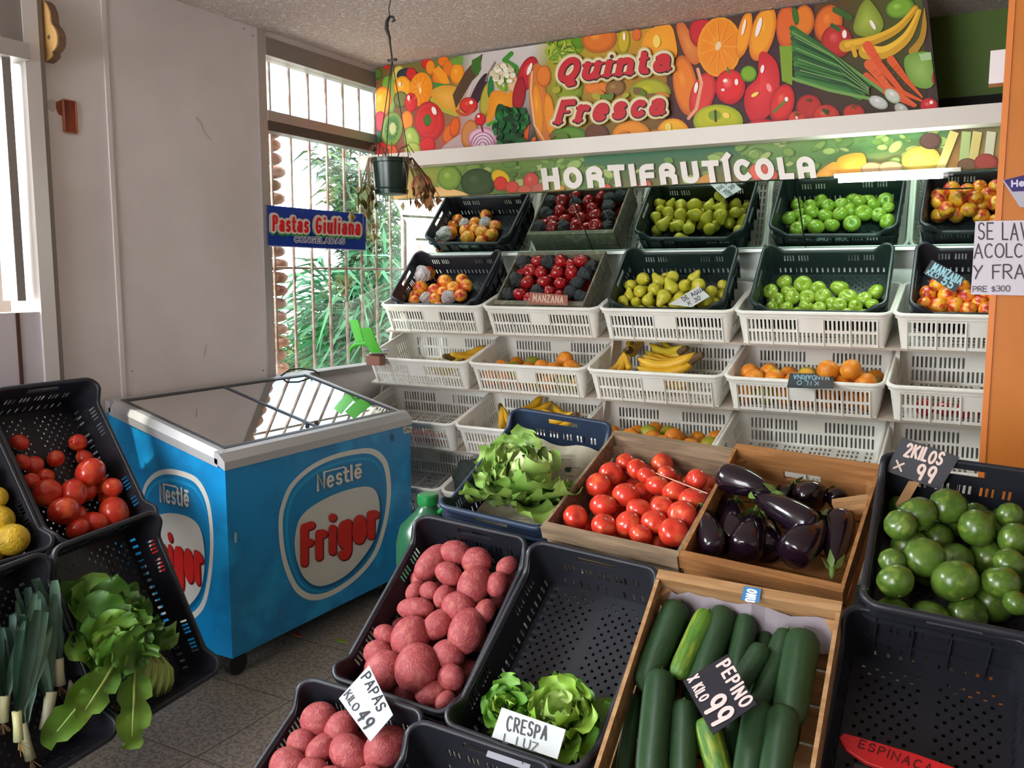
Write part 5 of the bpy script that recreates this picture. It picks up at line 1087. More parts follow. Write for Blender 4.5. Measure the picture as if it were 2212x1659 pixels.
def longpx(kind, Mr, h, a, b, r0, zl, label, cat, group=None, v=0, mats=None, flip=False, dz=0):
    Mb = Mr @ Matrix.Translation((0, 0, -h)); pa = Mb @ localpt(Mb, *a, zl); pb = Mb @ localpt(Mb, *b, zl + dz)
    if flip: pa, pb = pb, pa
    c = (pa + pb) / 2; x = (pb - pa); L = x.length; x.normalize(); z = (Mb.to_3x3() @ Vector((0, 0, 1))); y = z.cross(x).normalized(); z = x.cross(y)
    d = (np.array(c) - _C) @ _F; rr = r0 * d / FPX * (1.2 if kind is eggplant else 1.08)
    M = Matrix(((x.x * L, y.x * rr, z.x * rr, c.x), (x.y * L, y.y * rr, z.y * rr, c.y), (x.z * L, y.z * rr, z.z * rr, c.z), (0, 0, 0, 1)))
    return kind.place(M, label, cat, group, v=v, mats=mats)
# ================================================================= DISPLAY RACK WITH WHITE CRATES
ROWS = [(3.83, 1.335), (3.69, 1.062), (3.56, .768), (3.43, .470)]; TW = 17.0
CX = [-2.605 + .64 * i for i in range(5)]
def rack():
    t = thing('display_rack', 'white stepped rack of slanted shelves carrying the crates along the back wall', 'rack', loc=(-1.3, 4.0, 0))
    mi = Matrix.Translation((-1.3, 4.0, 0)).inverted(); m = mat('rack_white', '#d4cdc2', .55); c, s = math.cos(math.radians(TW)), math.sin(math.radians(TW))
    for y, z in ROWS:
        # shelf board right below the crate base
        ny, nz = s, -c; a = (y + ny * .156 + .03 * c, z + nz * .156 + .03 * s)
        b = (a[0] + .4 * c, a[1] + .4 * s); MB().prism([a, b, (b[0] + s * .012, b[1] - c * .012), (a[0] + s * .012, a[1] - c * .012)], 'x', -2.94, .45).build('shelf_board', mat('shelf_beige', '#b3a898', .6), t, mi)
        e = (y + .43 * c, z + .43 * s + .004)
        if z < 1.2: MB().bx(-2.93, .45, e[0] - .002, e[0] + .014, e[1] - .03, e[1] + .03).build('back_strip', mat('strip_white', '#ded9cf', .5), t, mi)
    for x in (-2.955, -1.63, -.35, .46):
        MB().prism([(3.52, 0), (3.60, 0), (4.02, 1.2), (4.33, 1.3), (4.33, 1.24), (4.05, 1.1), (3.92, .75), (4.2, .0), (4.26, .0), (3.98, .8), (4.1, 1.17), (4.0, 1.17)] if False else [(3.60, .0), (4.25, .0), (4.25, 1.28), (3.98, 1.19)], 'x', x - .008, x + .008).build('side_panel', m, t, mi)
    MB().bx(-2.93, .45, 4.335, 4.35, 1.2, 1.66).build('back_panel', mat('back_panel_white', '#e2eae4', .35), t, mi)
    MB().bx(-2.93, .45, 4.22, 4.345, 1.6, 1.615).build('mirror_ledge', MATS['back_panel_white'], t, mi)
rack()
def wM(row, col): y, z = ROWS[row]; c, s = math.cos(math.radians(TW)), math.sin(math.radians(TW)); return poseM((CX[col], y + .21 * c, z + .21 * s), TW, 0, 0)
rown = ['top row', 'second row', 'third row', 'fourth row']
wl = {(0, 0): 'white slotted crate under the black crate of nectarines, left end of the top row', (0, 1): 'white slotted crate under the weathered box of red apples', (0, 2): 'white slotted crate under the black crate of pears', (0, 3): 'white slotted crate under the black crate of green apples', (0, 4): 'white slotted crate under the last nectarine crate by the orange partition',
      (1, 0): 'white crate with only a few bananas in its right corner, second row', (1, 1): 'white crate holding a single layer of oranges, second row', (1, 2): 'white crate holding bananas, second row', (1, 3): 'white crate of oranges with a dark price card in it, second row', (1, 4): 'nearly empty white crate beside the orange partition, second row',
      (2, 0): 'white crate half hidden behind the freezer, third row', (2, 1): 'white crate of bananas behind the lettuce crate, third row', (2, 2): 'white crate of oranges behind the tomato box, third row', (2, 3): 'empty white crate behind the eggplant box, third row', (2, 4): 'empty white crate behind the price card for two kilos, third row',
      (3, 0): 'empty white crate lowest on the rack, seen past the freezer corner', (3, 1): 'white crate holding a big dark squash, bottom row'}
WM = {}
for k, lab in wl.items(): WM[k] = wM(*k); white_crate(WM[k], lab, group='white slotted rack crates')
WB = {k: M @ Matrix.Translation((0, 0, -.155)) for k, M in WM.items()}
# ---- top row inserts
TX = {0: -2.615, 2: -1.345, 3: -.675, 4: -.035}
TM = {k: poseM((x, 4.01, 1.497), 44.5, 0, 1) for k, x in TX.items()}
tl = {0: 'black crate of nectarines tilted on the rack, left end', 2: 'dark green-black crate of pears tilted on the rack', 3: 'dark crate of green apples tilted on the rack', 4: 'black crate of nectarines beside the orange partition'}
for k, M in TM.items(): black_crate(M, tl[k], M_blk if k in (0, 4) else M_grn, rot=True, group='dark crates on the top row', text=(1, {0: 'I TNKOVERM', 2: 'LA FRUTERIA', 3: 'DON FUME', 4: ' '}[k]) if k in (0, 3) else None)
def TB(k): return TM[k] @ Matrix.Rotation(PI / 2, 4, 'Z') @ Matrix.Translation((0, 0, -BH))
def topx(k, kind, items, zl, seed, what, where, cat, group, under, ru, up=None, wr=()):
    """fruit of a top-row crate: seen ones on a level of the crate, the rest below and towards the low side"""
    Mb = TB(k); pts = [localpt(Mb, x, y, zl) for x, y, *_ in items]; r = random.Random(seed); n = len(pts)
    R = np.array([q[2] * ((np.array(Mb @ p) - _C) @ _F) / FPX * 1.1 for p, q in zip(pts, items)] + [ru] * under)
    P = np.array([list(p) for p in pts] + [[r.uniform(-.15, .02) if False else r.uniform(-BW / 2 + .05, BW / 2 - .12), r.uniform(-BL / 2 + .05, BL / 2 - .05), .05] for _ in range(under)]); P0 = P.copy(); g = np.array(Mb.to_3x3()).T @ np.array([0, 0, -1.])
    for it in range(140):
        P[n:] += g * .003
        for _ in range(3):
            D = P[:, None] - P[None]; dd = np.sqrt((D ** 2).sum(-1)) + 1e-9; ov = np.maximum(0, (R[:, None] + R[None]) * .97 - dd); np.fill_diagonal(ov, 0); P += (D / dd[..., None] * ov[..., None] * .28).sum(1)
            P[:, 0] = np.clip(P[:, 0], -BW / 2 + .02 + R, BW / 2 - .02 - R); P[:, 1] = np.clip(P[:, 1], -BL / 2 + .02 + R, BL / 2 - .02 - R); P[:, 2] = np.clip(P[:, 2], R + .008, .2)
        P[:n] += (P0[:n] - P[:n]) * .25
    heap(kind, P, R, Mb, seed, what, where, cat, group, up=up, vary=(lambda i, rr: wrap_white if i in wr else kind))
topx(0, nectarine, [(912, 581, 14), (903, 604, 16), (889, 626, 15), (961, 611, 15), (941, 629, 13), (978, 624, 14), (1005, 618, 14), (919, 642, 12), (944, 643, 12), (897, 643, 12), (877, 640, 12), (969, 641, 14), (995, 638, 13)], .045, 11, {'nectarine': 'nectarine', 'wrapped_fruit': 'fruit wrapped in pale tissue'}, 'the left-end nectarine crate', 'nectarine', 'nectarines in the left black crate', 3, .035, wr=(1, 7, 11))
topx(2, pear, [(1388, 610, 16), (1420, 608, 15), (1447, 602, 15), (1500, 600, 15), (1358, 621, 13), (1358, 643, 13), (1384, 632, 15), (1418, 624, 15), (1453, 624, 17), (1479, 621, 15), (1510, 621, 16), (1399, 648, 14), (1432, 648, 17), (1337, 650, 12), (1375, 655, 12), (1538, 638, 14), (1532, 651, 12), (1470, 650, 14), (1495, 645, 14)], .08, 12, 'yellow-green pear', 'the dark pear crate', 'pear', 'pears in the dark crate', 26, .035)
topx(3, green_apple, [(1696, 614, 15), (1733, 616, 17), (1814, 624, 17), (1645, 639, 15), (1675, 643, 15), (1708, 644, 15), (1744, 644, 16), (1782, 646, 16), (1833, 647, 18), (1670, 664, 14), (1704, 664, 14), (1738, 666, 14), (1774, 668, 14), (1809, 668, 14), (1841, 668, 14), (1880, 656, 12)], .05, 13, 'green apple', 'the dark top-row crate', 'apple', 'green apples in the dark crate', 9, .035, up=.9)
topx(4, nectarine, [(2021, 625, 17), (2000, 643, 16), (2078, 623, 16), (2049, 648, 18), (1984, 658, 14), (2027, 664, 17), (2062, 664, 16), (2091, 651, 16), (2083, 671, 15), (2111, 661, 15), (2124, 671, 15), (2140, 640, 16), (2150, 655, 16)], .08, 14, 'red and yellow nectarine', 'the crate by the partition', 'nectarine', 'nectarines by the orange partition', 22, .036)
AM = poseM((-1.985, 4.0, 1.482), 44.5, 0, 0)
wood_crate(AM, 'weathered grey wooden box of red apples tilted on the top row', M_grwood, M_grwood, w=.50, l=.36, h=.15, hole=False)
Mb = AM @ Matrix.Translation((0, 0, -.15))
AP = [(1159, 551), (1225, 549), (1199, 568), (1234, 567), (1146, 578), (1116, 581), (1169, 589), (1204, 591), (1237, 591), (1140, 610), (1174, 612), (1211, 613), (1120, 635), (1187, 632), (1170, 568), (1256, 560), (1150, 640), (1215, 640), (1188, 545)]
AW = [(1134, 552), (1192, 549), (1267, 572), (1107, 602), (1092, 635), (1248, 613), (1230, 638), (1155, 634), (1262, 595), (1252, 640)]
pts = [localpt(Mb, x, y, .125) for x, y in AP + AW]; r_ = random.Random(5); R = np.array([.0355 * r_.uniform(.94, 1.06) for _ in range(len(pts) + 34)])
P = np.array([list(p) for p in pts] + [[r_.uniform(-.2, .2), r_.uniform(-.14, .14), .05] for _ in range(34)]); P0 = P.copy(); na = len(pts)
for _ in range(80):
    D = P[:, None] - P[None]; dd = np.sqrt((D ** 2).sum(-1)) + 1e-9; ov = np.maximum(0, (R[:, None] + R[None]) * .95 - dd); np.fill_diagonal(ov, 0); P += (D / dd[..., None] * ov[..., None] * .3).sum(1); P[:na] += (P0[:na] - P[:na]) * .06
    P[:, 0] = np.clip(P[:, 0], -.237 + R, .237 - R); P[:, 1] = np.clip(P[:, 1], -.162 + R, .162 - R); P[:, 2] = np.clip(P[:, 2], R + .01, .14)
def va(i, r): return wrap_dark if len(AP) <= i < na else red_apple
heap(red_apple, P, R, Mb, 15, {'red_apple': 'shiny red apple', 'wrapped_apple': 'apple wrapped in dark tissue'}, 'the weathered box', 'apple', 'red apples in the weathered box', up=1.1, vary=va)
# ---- white crate contents
def whiteheap(k, kind, n, r0, seed, what, where, cat, group, mats=None, w=.58, l=.375, steps=260):
    r = random.Random(seed); R = [r0 * r.uniform(.92, 1.08) for _ in range(n)]; Pp = pack(n, R, w, l, .155, WB[k], seed, steps=steps); return heap(kind, Pp, R, WB[k], seed, what, where, cat, group, mats=mats)
gm = lambda i, r: {'skin': green_orange} if i % 3 == 0 else {}
whiteheap((1, 1), orange, 26, .040, 21, 'orange or greenish citrus', 'the crate under the red apples', 'orange', 'oranges under the red apples', gm)
whiteheap((1, 3), orange, 44, .040, 22, 'ripe orange', 'the crate with the dark price card', 'orange', 'oranges round the dark price card', lambda i, r: {'skin': green_orange} if i % 9 == 0 else {})
whiteheap((2, 2), orange, 34, .041, 23, 'orange', 'the crate behind the tomatoes', 'orange', 'oranges behind the tomato box', gm)
whiteheap((1, 4), red_apple, 7, .033, 24, 'red fruit', 'the white crate by the partition', 'apple', 'red fruit in the nearly empty crate')
whiteheap((2, 0), red_apple, 8, .033, 25, 'red fruit', 'the white crate behind the freezer', 'apple', 'red fruit behind the freezer')
def bp(k, x, y, z, yaw, sc=1.0, tx=0): return WB[k] @ Matrix.Translation((x, y, z)) @ Matrix.Rotation(math.radians(yaw), 4, 'Z') @ Matrix.Rotation(math.radians(tx), 4, 'X') @ Matrix.Scale(sc, 4)
M_bang = mat('banana_greenish', '#b8a52a', .45, col2=['#c8a628', '#98982c'], nscale=7, ramp=(.4, .75))
bananas(bp((1, 0), .13, -.08, .09, 55, 1.3, 25), 4, 1, 'small banana bunch leaning in the right corner of the almost empty crate')
bananas(bp((1, 0), .22, -.13, .075, 175, 1.2), 3, 2, 'low greenish banana bunch in front of the small leaning bunch', skin=M_bang)
bananas(bp((1, 2), -.2, -.0, .115, -80, 1.0, 10), 5, 3, 'pale yellow banana bunch at the left front of the second-row banana crate')
bananas(bp((1, 2), -.2, .04, .12, 100, 1.2), 3, 4, 'brown-tipped bananas behind the pale bunch at the left')
bananas(bp((1, 2), .14, -.05, .11, 170, 1.55, 10), 8, 5, 'big yellow banana bunch fanned out in the middle of the crate', spread=.13)
bananas(bp((1, 2), .06, .05, .12, 150, 1.3, 0), 4, 6, 'darker banana bunch lying behind the big fanned bunch', skin=M_bang)
bananas(bp((1, 2), -.03, -.11, .04, 20), 4, 7, 'bananas at the bottom of the second-row crate seen through its slots')
bananas(bp((2, 1), -.06, -.04, .12, 60, 1.3, 25), 5, 8, 'banana bunch standing up left of the lettuce crate')
bananas(bp((2, 1), -.16, .0, .11, -50, 1.2, 0), 4, 9, 'yellow banana bunch with a dark stem at the left of the third-row crate')
bananas(bp((2, 1), .24, -.03, .12, 160, 1.3, 0), 5, 10, 'bananas seen through the handle hole of the lettuce crate')
bananas(bp((2, 1), .05, -.13, .04, 10), 5, 11, 'bananas low in the third-row crate behind its slotted front')
# dark squash
p = WB[(3, 1)] @ Matrix.Translation((-.215, -.06, .155)) @ Euler((1.0, .3, .4)).to_matrix().to_4x4() @ Matrix.Diagonal((.095, .095, .1, 1))
Kind('dark_squash', [('rind', [jit(jit(ball(32, 18, .85, .2, .1, 8, .06), 4, .06), 7, .03, 6)], mat('squash_dark', '#1b2521', .65, col2='#2f3a34', nscale=6, bump=.8, bscale=9), True), ('stem', [MB().tube([(0, 0, .6), (.05, 0, .95)], [.14, .1], 8)], mat('squash_stem', '#4a4436', .8), True)]).place(p, 'big dark wrinkled squash lying in the bottom white crate', 'squash')
# price cards on the rack
lp = lambda M, z: (lambda x, y: M @ localpt(M, x, y, z))
def dr(P): lettering(P, 'MANZANA', [(1150, 652), (1217, 656), (1218, 640), (1151, 635)], .14, '#c8a890', gap=.14, jitter=.03)
notice('price_card', 'small brown card lettered MANZANA propped on the box of red apples', 'price card', [(1143, 657), (1226, 660), (1226, 638), (1144, 631)], .002, '#8a4a30', lambda x, y: onY(x, y, 3.815), dr)
def dr(P):
    lettering(P, 'DE AGUA', [(1478, 652), (1524, 627), (1518, 620), (1470, 643)], .16, '#3a3a42', gap=.2, jitter=.05); lettering(P, 'K 301', [(1488, 661), (1520, 645), (1516, 636), (1484, 652)], .14, '#3a3a42', gap=.2, jitter=.05)
notice('price_card', 'small white handwritten card lying on the pears', 'price card', [(1494, 663), (1533, 640), (1508, 618), (1445, 657)], .002, '#cfd2d0', lp(TB(2), .155), dr)
def dr(P):
    lettering(P, 'MANZANA', [(2009, 584), (2074, 617), (2083, 600), (2020, 566)], .17, '#8fbccb', gap=.12, jitter=.06); lettering(P, 'KILO', [(1999, 592), (2025, 603), (2031, 592), (2006, 582)], .17, '#8fbccb', gap=.14); lettering(P, '55', [(2030, 612), (2055, 626), (2066, 608), (2042, 596)], .2, '#8fbccb', gap=.2)
notice('price_card', 'slate card with pale blue chalk writing and 55 in the crate by the orange partition', 'price card', [(1995, 590), (2062, 632), (2086, 601), (2013, 561)], .003, '#20262a', lambda x, y: onY(x, y, 3.98), dr)
def dr(P): lettering(P, 'MANDARINA', [(1792, 811), (1714, 809), (1712, 820), (1792, 822)], .18, '#8fb4cb', gap=.14, jitter=.05); lettering(P, 'KILO', [(1768, 824), (1722, 822), (1720, 832), (1768, 834)], .18, '#8fb4cb', gap=.16, jitter=.05)
notice('price_card', 'dark card with upside-down blue chalk writing lying among the oranges', 'price card', [(1700, 836), (1800, 838), (1802, 808), (1706, 806)], .003, '#28323c', lp(WB[(1, 3)], .165), dr)
# green plastic dispenser taped on the crate corner
def clamp():
    c = Vector(onY(805, 770, 3.62)); t = thing('bag_dispenser', 'bright green plastic bag holder with brown tape on the left corner crate', 'bag holder', loc=tuple(c)); Y = 3.62
    f = lambda x, y, d=0: Vector(onY(x, y, Y + d)) - c
    g = mat('plastic_green', '#3fae22', .35); m = MB()
    def strip(pts, wd): 
        for (x0, y0, d0), (x1, y1, d1) in zip(pts, pts[1:]):
            a, b, c_, d = f(x0 - wd, y0, d0), f(x0 + wd, y0, d0), f(x1 + wd, y1, d1), f(x1 - wd, y1, d1); o = Vector((0, .006, 0)); m.add([a, b, c_, d, a + o, b + o, c_ + o, d + o], [(0, 1, 2, 3), (7, 6, 5, 4), (0, 4, 5, 1), (1, 5, 6, 2), (2, 6, 7, 3), (3, 7, 4, 0)])
    strip([(764, 691, 0), (770, 715, 0), (778, 742, 0)], 9); strip([(790, 708, -.02), (799, 735, -.02), (812, 762, -.02)], 12)
    m.build('blades', g, t)
    MB().tube([f(756, 762), f(760, 750), f(772, 743), f(790, 742), (f(806, 756))], [.007, .011, .012, .012, .009], 8).build('hook', g, t, smooth=True)
    a = f(783, 768, -.01); MB().box(tuple(f(812, 778, .01)), (.085, .05, .05)).build('roll_box', mat('kraft', '#8f6455', .7), t)
    MB().box(tuple(f(822, 757, .02)), (.075, .05, .012)).build('paper_sheets', mat('paper_pale', '#cfd2e4', .6), t)
    MB().box(tuple(f(815, 765, .012)), (.089, .053, .004)).build('tape_band', mat('tape_dark', '#5a2a24', .6), t)
clamp()
# ================================================================= FLOOR STAND DISPLAY (right)
FG = {'lettuce': ((-1.296, 2.467, .887), 25.9, 4.9, -1.3), 'tomato': ((-.877, 2.386, .874), 24.3, 3.1, -4.3), 'egg': ((-.472, 2.372, .863), 26.2, 3.2, -3.3), 'squash': ((-.046, 2.25, .887), 27, 4.4, 1.8),
      'potato': ((-1.332, 1.961, .573), 39.3, 5.1, -1.2), 'empty': ((-.916, 1.886, .576), 38.5, 4.1, -3.7), 'cuc': ((-.462, 1.745, .62), 37.1, 1.8, 1.0), 'esp': ((-.077, 1.816, .577), 37, 3.1, -.7),
      'pot2': ((-1.352, 1.452, .287), 30, 3, 2), 'near': ((-.975, 1.39, .292), 30, 3, -1)}
FM = {k: poseM(*v) for k, v in FG.items()}
black_crate(FM['lettuce'], 'dark blue plastic crate holding a lettuce on newspaper', M_navy, group='plastic crates on the front stand')
black_crate(FM['squash'], 'black plastic crate heaped with round green squash', M_blk, group='plastic crates on the front stand')
black_crate(FM['potato'], 'long black crate full of pink potatoes', M_blk, group='plastic crates on the front stand')
black_crate(FM['empty'], 'almost empty black crate with one curly lettuce at its lower end', M_blk, group='plastic crates on the front stand')
black_crate(FM['esp'], 'empty black crate with a red tray at its lower edge', M_blk, group='plastic crates on the front stand')
black_crate(FM['pot2'], 'black crate of pink potatoes lowest in the picture', M_blk, group='plastic crates on the front stand')
black_crate(FM['near'], 'black crate with a white label in its handle hole at the bottom edge', M_blk, group='plastic crates on the front stand')
wood_crate(FM['tomato'], 'weathered wooden crate filled with ripe tomatoes', M_oldwood, M_oldwood, hole=False)
wood_crate(FM['egg'], 'orange-toned wooden crate filled with eggplants', M_orwood, M_orwood)
wood_crate(FM['cuc'], 'pale wooden crate filled with big cucumbers', M_ltwood, M_ltwood, hole=False, w=.415, l=.52)
for k_, marks in (('egg', ((-.14, .05, .012, .02), (-.11, .045, .01, .03), (-.07, .04, .012, .02), (.05, .05, .016, .045), (.1, .045, .01, .05), (.13, .04, .014, .03))), ('tomato', ((-.1, .03, .02, .02), (-.05, .032, .024, .014), (.0, .028, .02, .02), (.06, .03, .022, .016)))):
    w_ = [o for o in bpy.data.objects if o.name.startswith('wooden_crate') and o.get('label', '').startswith('orange-toned' if k_ == 'egg' else 'weathered wooden crate')][0]
    P = Print(lambda x, y, z: (x, -WL / 2 - .0165 + .014 - z, y), .0003)
    for x, y, a, b in marks: P.poly(blob([(x - a * .5, y - b * .5), (x + a * .3, y - b * .6), (x + a * .6, y + b * .4), (x - a * .4, y + b * .5)], 3), '#3a2c26')
    P.build('stencil', vcmat('stencil_ink', .8), w_)
FB = {k: FM[k] @ Matrix.Translation((0, 0, -(WH if k in ('tomato', 'egg', 'cuc') else BH))) for k in FM}
# stand under the crates
def stand():
    t = thing('display_stand', 'dark stepped stand hidden under the front crates', 'stand', loc=(-.6, 2.1, 0)); mi = Matrix.Translation((-.6, 2.1, 0)).inverted(); m = mat('stand_dark', '#1d1b1a', .8)
    for k in FB:
        if k in ('pot2', 'near'): continue
        M = FB[k]; MB().box((0, 0, -.016), (.3, .42, .014), M).build('support_board', m, t, mi)
        for y in (-.18, .18):
            p = M @ Vector((0, y, -.03)); MB().bx(p.x - .012, p.x + .012, p.y - .012, p.y + .012, 0, p.z).build('post', m, t, mi)
stand()
S_ = lambda L_, s, ox, oy: [(ox + a[0] * s, oy + a[1] * s, *a[2:]) for a in L_]
TOM = [(1287, 1048, 24), (1319, 1025, 23), (1352, 999, 18), (1378, 1015, 20), (1398, 1031, 19), (1362, 1040, 19, 0, 20), (1385, 1056, 22, 0, 12), (1419, 1046, 22), (1440, 1024, 18), (1455, 1062, 24), (1471, 1043, 18, 0, 12), (1504, 1036, 21), (1510, 1057, 18, 0, 14), (1534, 1052, 16, 0, 14), (1492, 1082, 27), (1352, 1069, 26), (1303, 1093, 26), (1272, 1087, 20, 0, 14), (1331, 1105, 20, 0, 24), (1380, 1101, 24), (1404, 1075, 18, 0, 18), (1430, 1098, 23), (1474, 1113, 29), (1227, 1114, 24), (1272, 1118, 20, 0, 12), (1253, 1129, 16, 0, 14), (1305, 1136, 25), (1357, 1132, 25), (1334, 1116, 16, 0, 30), (1411, 1129, 26), (1385, 1153, 22), (1455, 1149, 28), (1440, 1168, 18, 0, 4)]
pxheap(tomato, TOM, FM['tomato'], .118, 31, 'ripe red tomato', 'the wooden crate', 'tomato', 'tomatoes in the wooden crate', WW - .03, WL - .04, WH, up=.9, under=22, ru=.036)
POT = [(931, 1218, 25, 38), (988, 1197, 28, 25), (1028, 1212, 28, 27), (971, 1243, 28, 23), (1106, 1226, 18, 22), (1029, 1270, 32, 40), (1070, 1251, 18, 20, 12), (1086, 1267, 21, 24), (896, 1277, 16, 20), (929, 1277, 18, 18), (958, 1289, 18, 25), (898, 1315, 32, 22), (994, 1307, 33, 30), (858, 1340, 16, 18, 10), (893, 1340, 24, 18, 10), (947, 1349, 26, 36), (1066, 1327, 20, 26), (1012, 1368, 36, 50), (1050, 1352, 18, 36, 16), (831, 1375, 22, 19), (887, 1378, 37, 38), (798, 1414, 27, 25), (831, 1432, 37, 36), (891, 1422, 22, 18, 12), (963, 1414, 32, 30), (915, 1462, 43, 44), (766, 1457, 24, 16, 8), (871, 1466, 18, 24, 14), (982, 1470, 26, 25), (849, 1492, 24, 16, 14), (903, 1523, 34, 28), (966, 1514, 17, 20)]
pxheap(potato, POT, FM['potato'], .115, 32, 'pink potato', 'the long black crate', 'potato', 'potatoes in the long black crate', BW - .04, BL - .04, BH, under=26, ru=.034)
POT2 = [(683, 1544, 33, 32), (722, 1571, 31, 32), (646, 1604, 28, 26), (599, 1644, 46, 36), (694, 1618, 26, 36), (754, 1627, 43, 34), (834, 1614, 37, 45), (650, 1665, 34, 30), (715, 1690, 34, 30), (790, 1690, 30, 34)]
pxheap(potato, POT2, FM['pot2'], .11, 33, 'pink potato', 'the crate by the PAPAS card', 'potato', 'potatoes in the lowest black crate', BW - .04, BL - .04, BH, under=16, ru=.036)
SQ = [(1942, 1052, 17, 22, 10), (2005, 1068, 20, 22, 10), (2047, 1094, 34, 36), (1975, 1119, 38, 36), (1916, 1128, 29, 33), (2110, 1140, 44, 36), (2181, 1114, 34, 24), (2133, 1103, 22, 18, 14), (2193, 1165, 33, 32), (1908, 1179, 26, 20, 6), (1952, 1172, 22, 18, 24), (1996, 1205, 44, 38), (2034, 1178, 38, 30, 4), (1908, 1209, 28, 24), (1904, 1251, 34, 34), (2063, 1256, 44, 42), (2135, 1207, 30, 28, 14), (2089, 1216, 26, 24, 20), (2181, 1216, 34, 28), (1985, 1276, 36, 28, 4), (2163, 1263, 44, 34), (2103, 1302, 32, 22, 4), (2193, 1300, 28, 24)]
pxheap(squash, SQ, FM['squash'], .125, 34, 'round green squash', 'the black crate', 'squash', 'round green squash in the black crate', BW - .03, BL - .04, BH, up=1.2, under=10, ru=.045)
# eggplants
wheg = 'in the orange-toned crate'
EG = [((1551, 1026), (1668, 1062), 27, .155, 'glossy eggplant lying over the left rail with its pale tip towards the tomatoes', True, 0), ((1628, 1070), (1765, 1140), 27, .145, 'long eggplant lying slantwise across the middle of the crate', False, 0), ((1516, 1098), (1545, 1192), 24, .12, 'eggplant with a green cap leaning in the left corner', False, 0), ((1632, 1110), (1604, 1198), 33, .10, 'eggplant below the slanting one, left of centre', False, 1), ((1590, 1085), (1578, 1180), 26, .09, 'shaded eggplant between the green-capped one and the centre', False, 0), ((1776, 1120), (1706, 1210), 36, .115, 'thick eggplant in the lower right of the crate', False, 0), ((1800, 1222), (1815, 1110), 29, .095, 'eggplant with its green cap down at the lower right corner', False, 0), ((1722, 1050), (1765, 1085), 33, .10, 'short round eggplant near the back board', False, 1), ((1795, 1060), (1816, 1086), 20, .08, 'small eggplant in the far right corner', False, 0), ((1680, 1058), (1712, 1078), 19, .075, 'eggplant tip showing behind the long slanting one', False, 0), ((1660, 1120), (1660, 1200), 30, .06, 'eggplant deep in the middle of the crate', False, 1), ((1560, 1060), (1575, 1130), 24, .06, 'eggplant half hidden under the glossy one at the left', False, 1), ((1535, 1130), (1560, 1190), 22, .06, 'eggplant low at the left front corner', False, 0)]
for a, b, r0, zl, lab, fl, v in EG: longpx(eggplant, FM['egg'], WH, a, b, r0, zl, lab, 'eggplant', 'eggplants in the orange-toned crate', v=v, flip=fl)
Mb = FB['egg']; p1 = Mb @ localpt(Mb, 1842, 1092, .11)
wb = tag(MB().box((0, 0, 0), (.095, .055, .018)).build('wood_offcut', M_ltwood, None, Matrix.Translation(p1) @ Mb.to_3x3().to_4x4() @ Matrix.Rotation(.5, 4, 'Z')), 'loose block of wood in the right side of the eggplant crate', 'wood block')
# cucumbers
CU = [((1468, 1300), (1386, 1492), 31, .10, 'large cucumber along the left side of the crate, paler at its lower tip', 0, 0), ((1530, 1318), (1460, 1468), 24, .105, 'yellowish-green cucumber beside the large left one', 2, 1), ((1568, 1312), (1502, 1500), 30, .09, 'dark cucumber third from the left at the top', 0, 0), ((1613, 1330), (1588, 1460), 24, .085, 'slim dark cucumber fourth from the left at the top', 1, 0), ((1650, 1395), (1588, 1490), 23, .115, 'greyish cucumber partly under the PEPINO card', 2, 0), ((1702, 1358), (1632, 1545), 25, .095, 'long cucumber just right of the PEPINO card', 1, 0), ((1737, 1362), (1700, 1570), 37, .10, 'thick cucumber along the right side at the top', 2, 0), ((1428, 1445), (1402, 1700), 34, .115, 'thick blue-green cucumber at the lower left', 2, 0), ((1371, 1495), (1342, 1700), 18, .06, 'thin cucumber against the lower left rail', 0, 0), ((1478, 1512), (1472, 1700), 30, .10, 'cucumber right of the thick blue-green one', 2, 0), ((1522, 1552), (1566, 1705), 28, .10, 'cucumber with a bright yellow-green top under the price card', 0, 1), ((1645, 1515), (1608, 1705), 33, .10, 'cucumber at the bottom just right of the price card', 0, 0), ((1695, 1525), (1668, 1705), 34, .115, 'bluish cucumber at the lower right', 2, 0), ((1652, 1368), (1650, 1410), 15, .05, 'small cucumber end showing between two others near the top', 2, 0), ((1545, 1420), (1530, 1540), 26, .05, 'cucumber hidden under the price card', 0, 0), ((1560, 1490), (1585, 1660), 27, .05, 'cucumber deep in the middle of the crate', 0, 0)]
for k in range(5): CU.append(((1475 + 62 * k, 1330 + 14 * k), (1405 + 72 * k, 1600 + 10 * k), 27, .035, 'cucumber of the lower layer underneath the others', k % 3, 0))
for a, b, r0, zl, lab, v, pale in CU: longpx(cuc, FM['cuc'], WH, a, b, r0, zl, lab, 'cucumber', 'cucumbers in the pale wooden crate', v=v, mats={'skin': M_cucl} if pale else None)
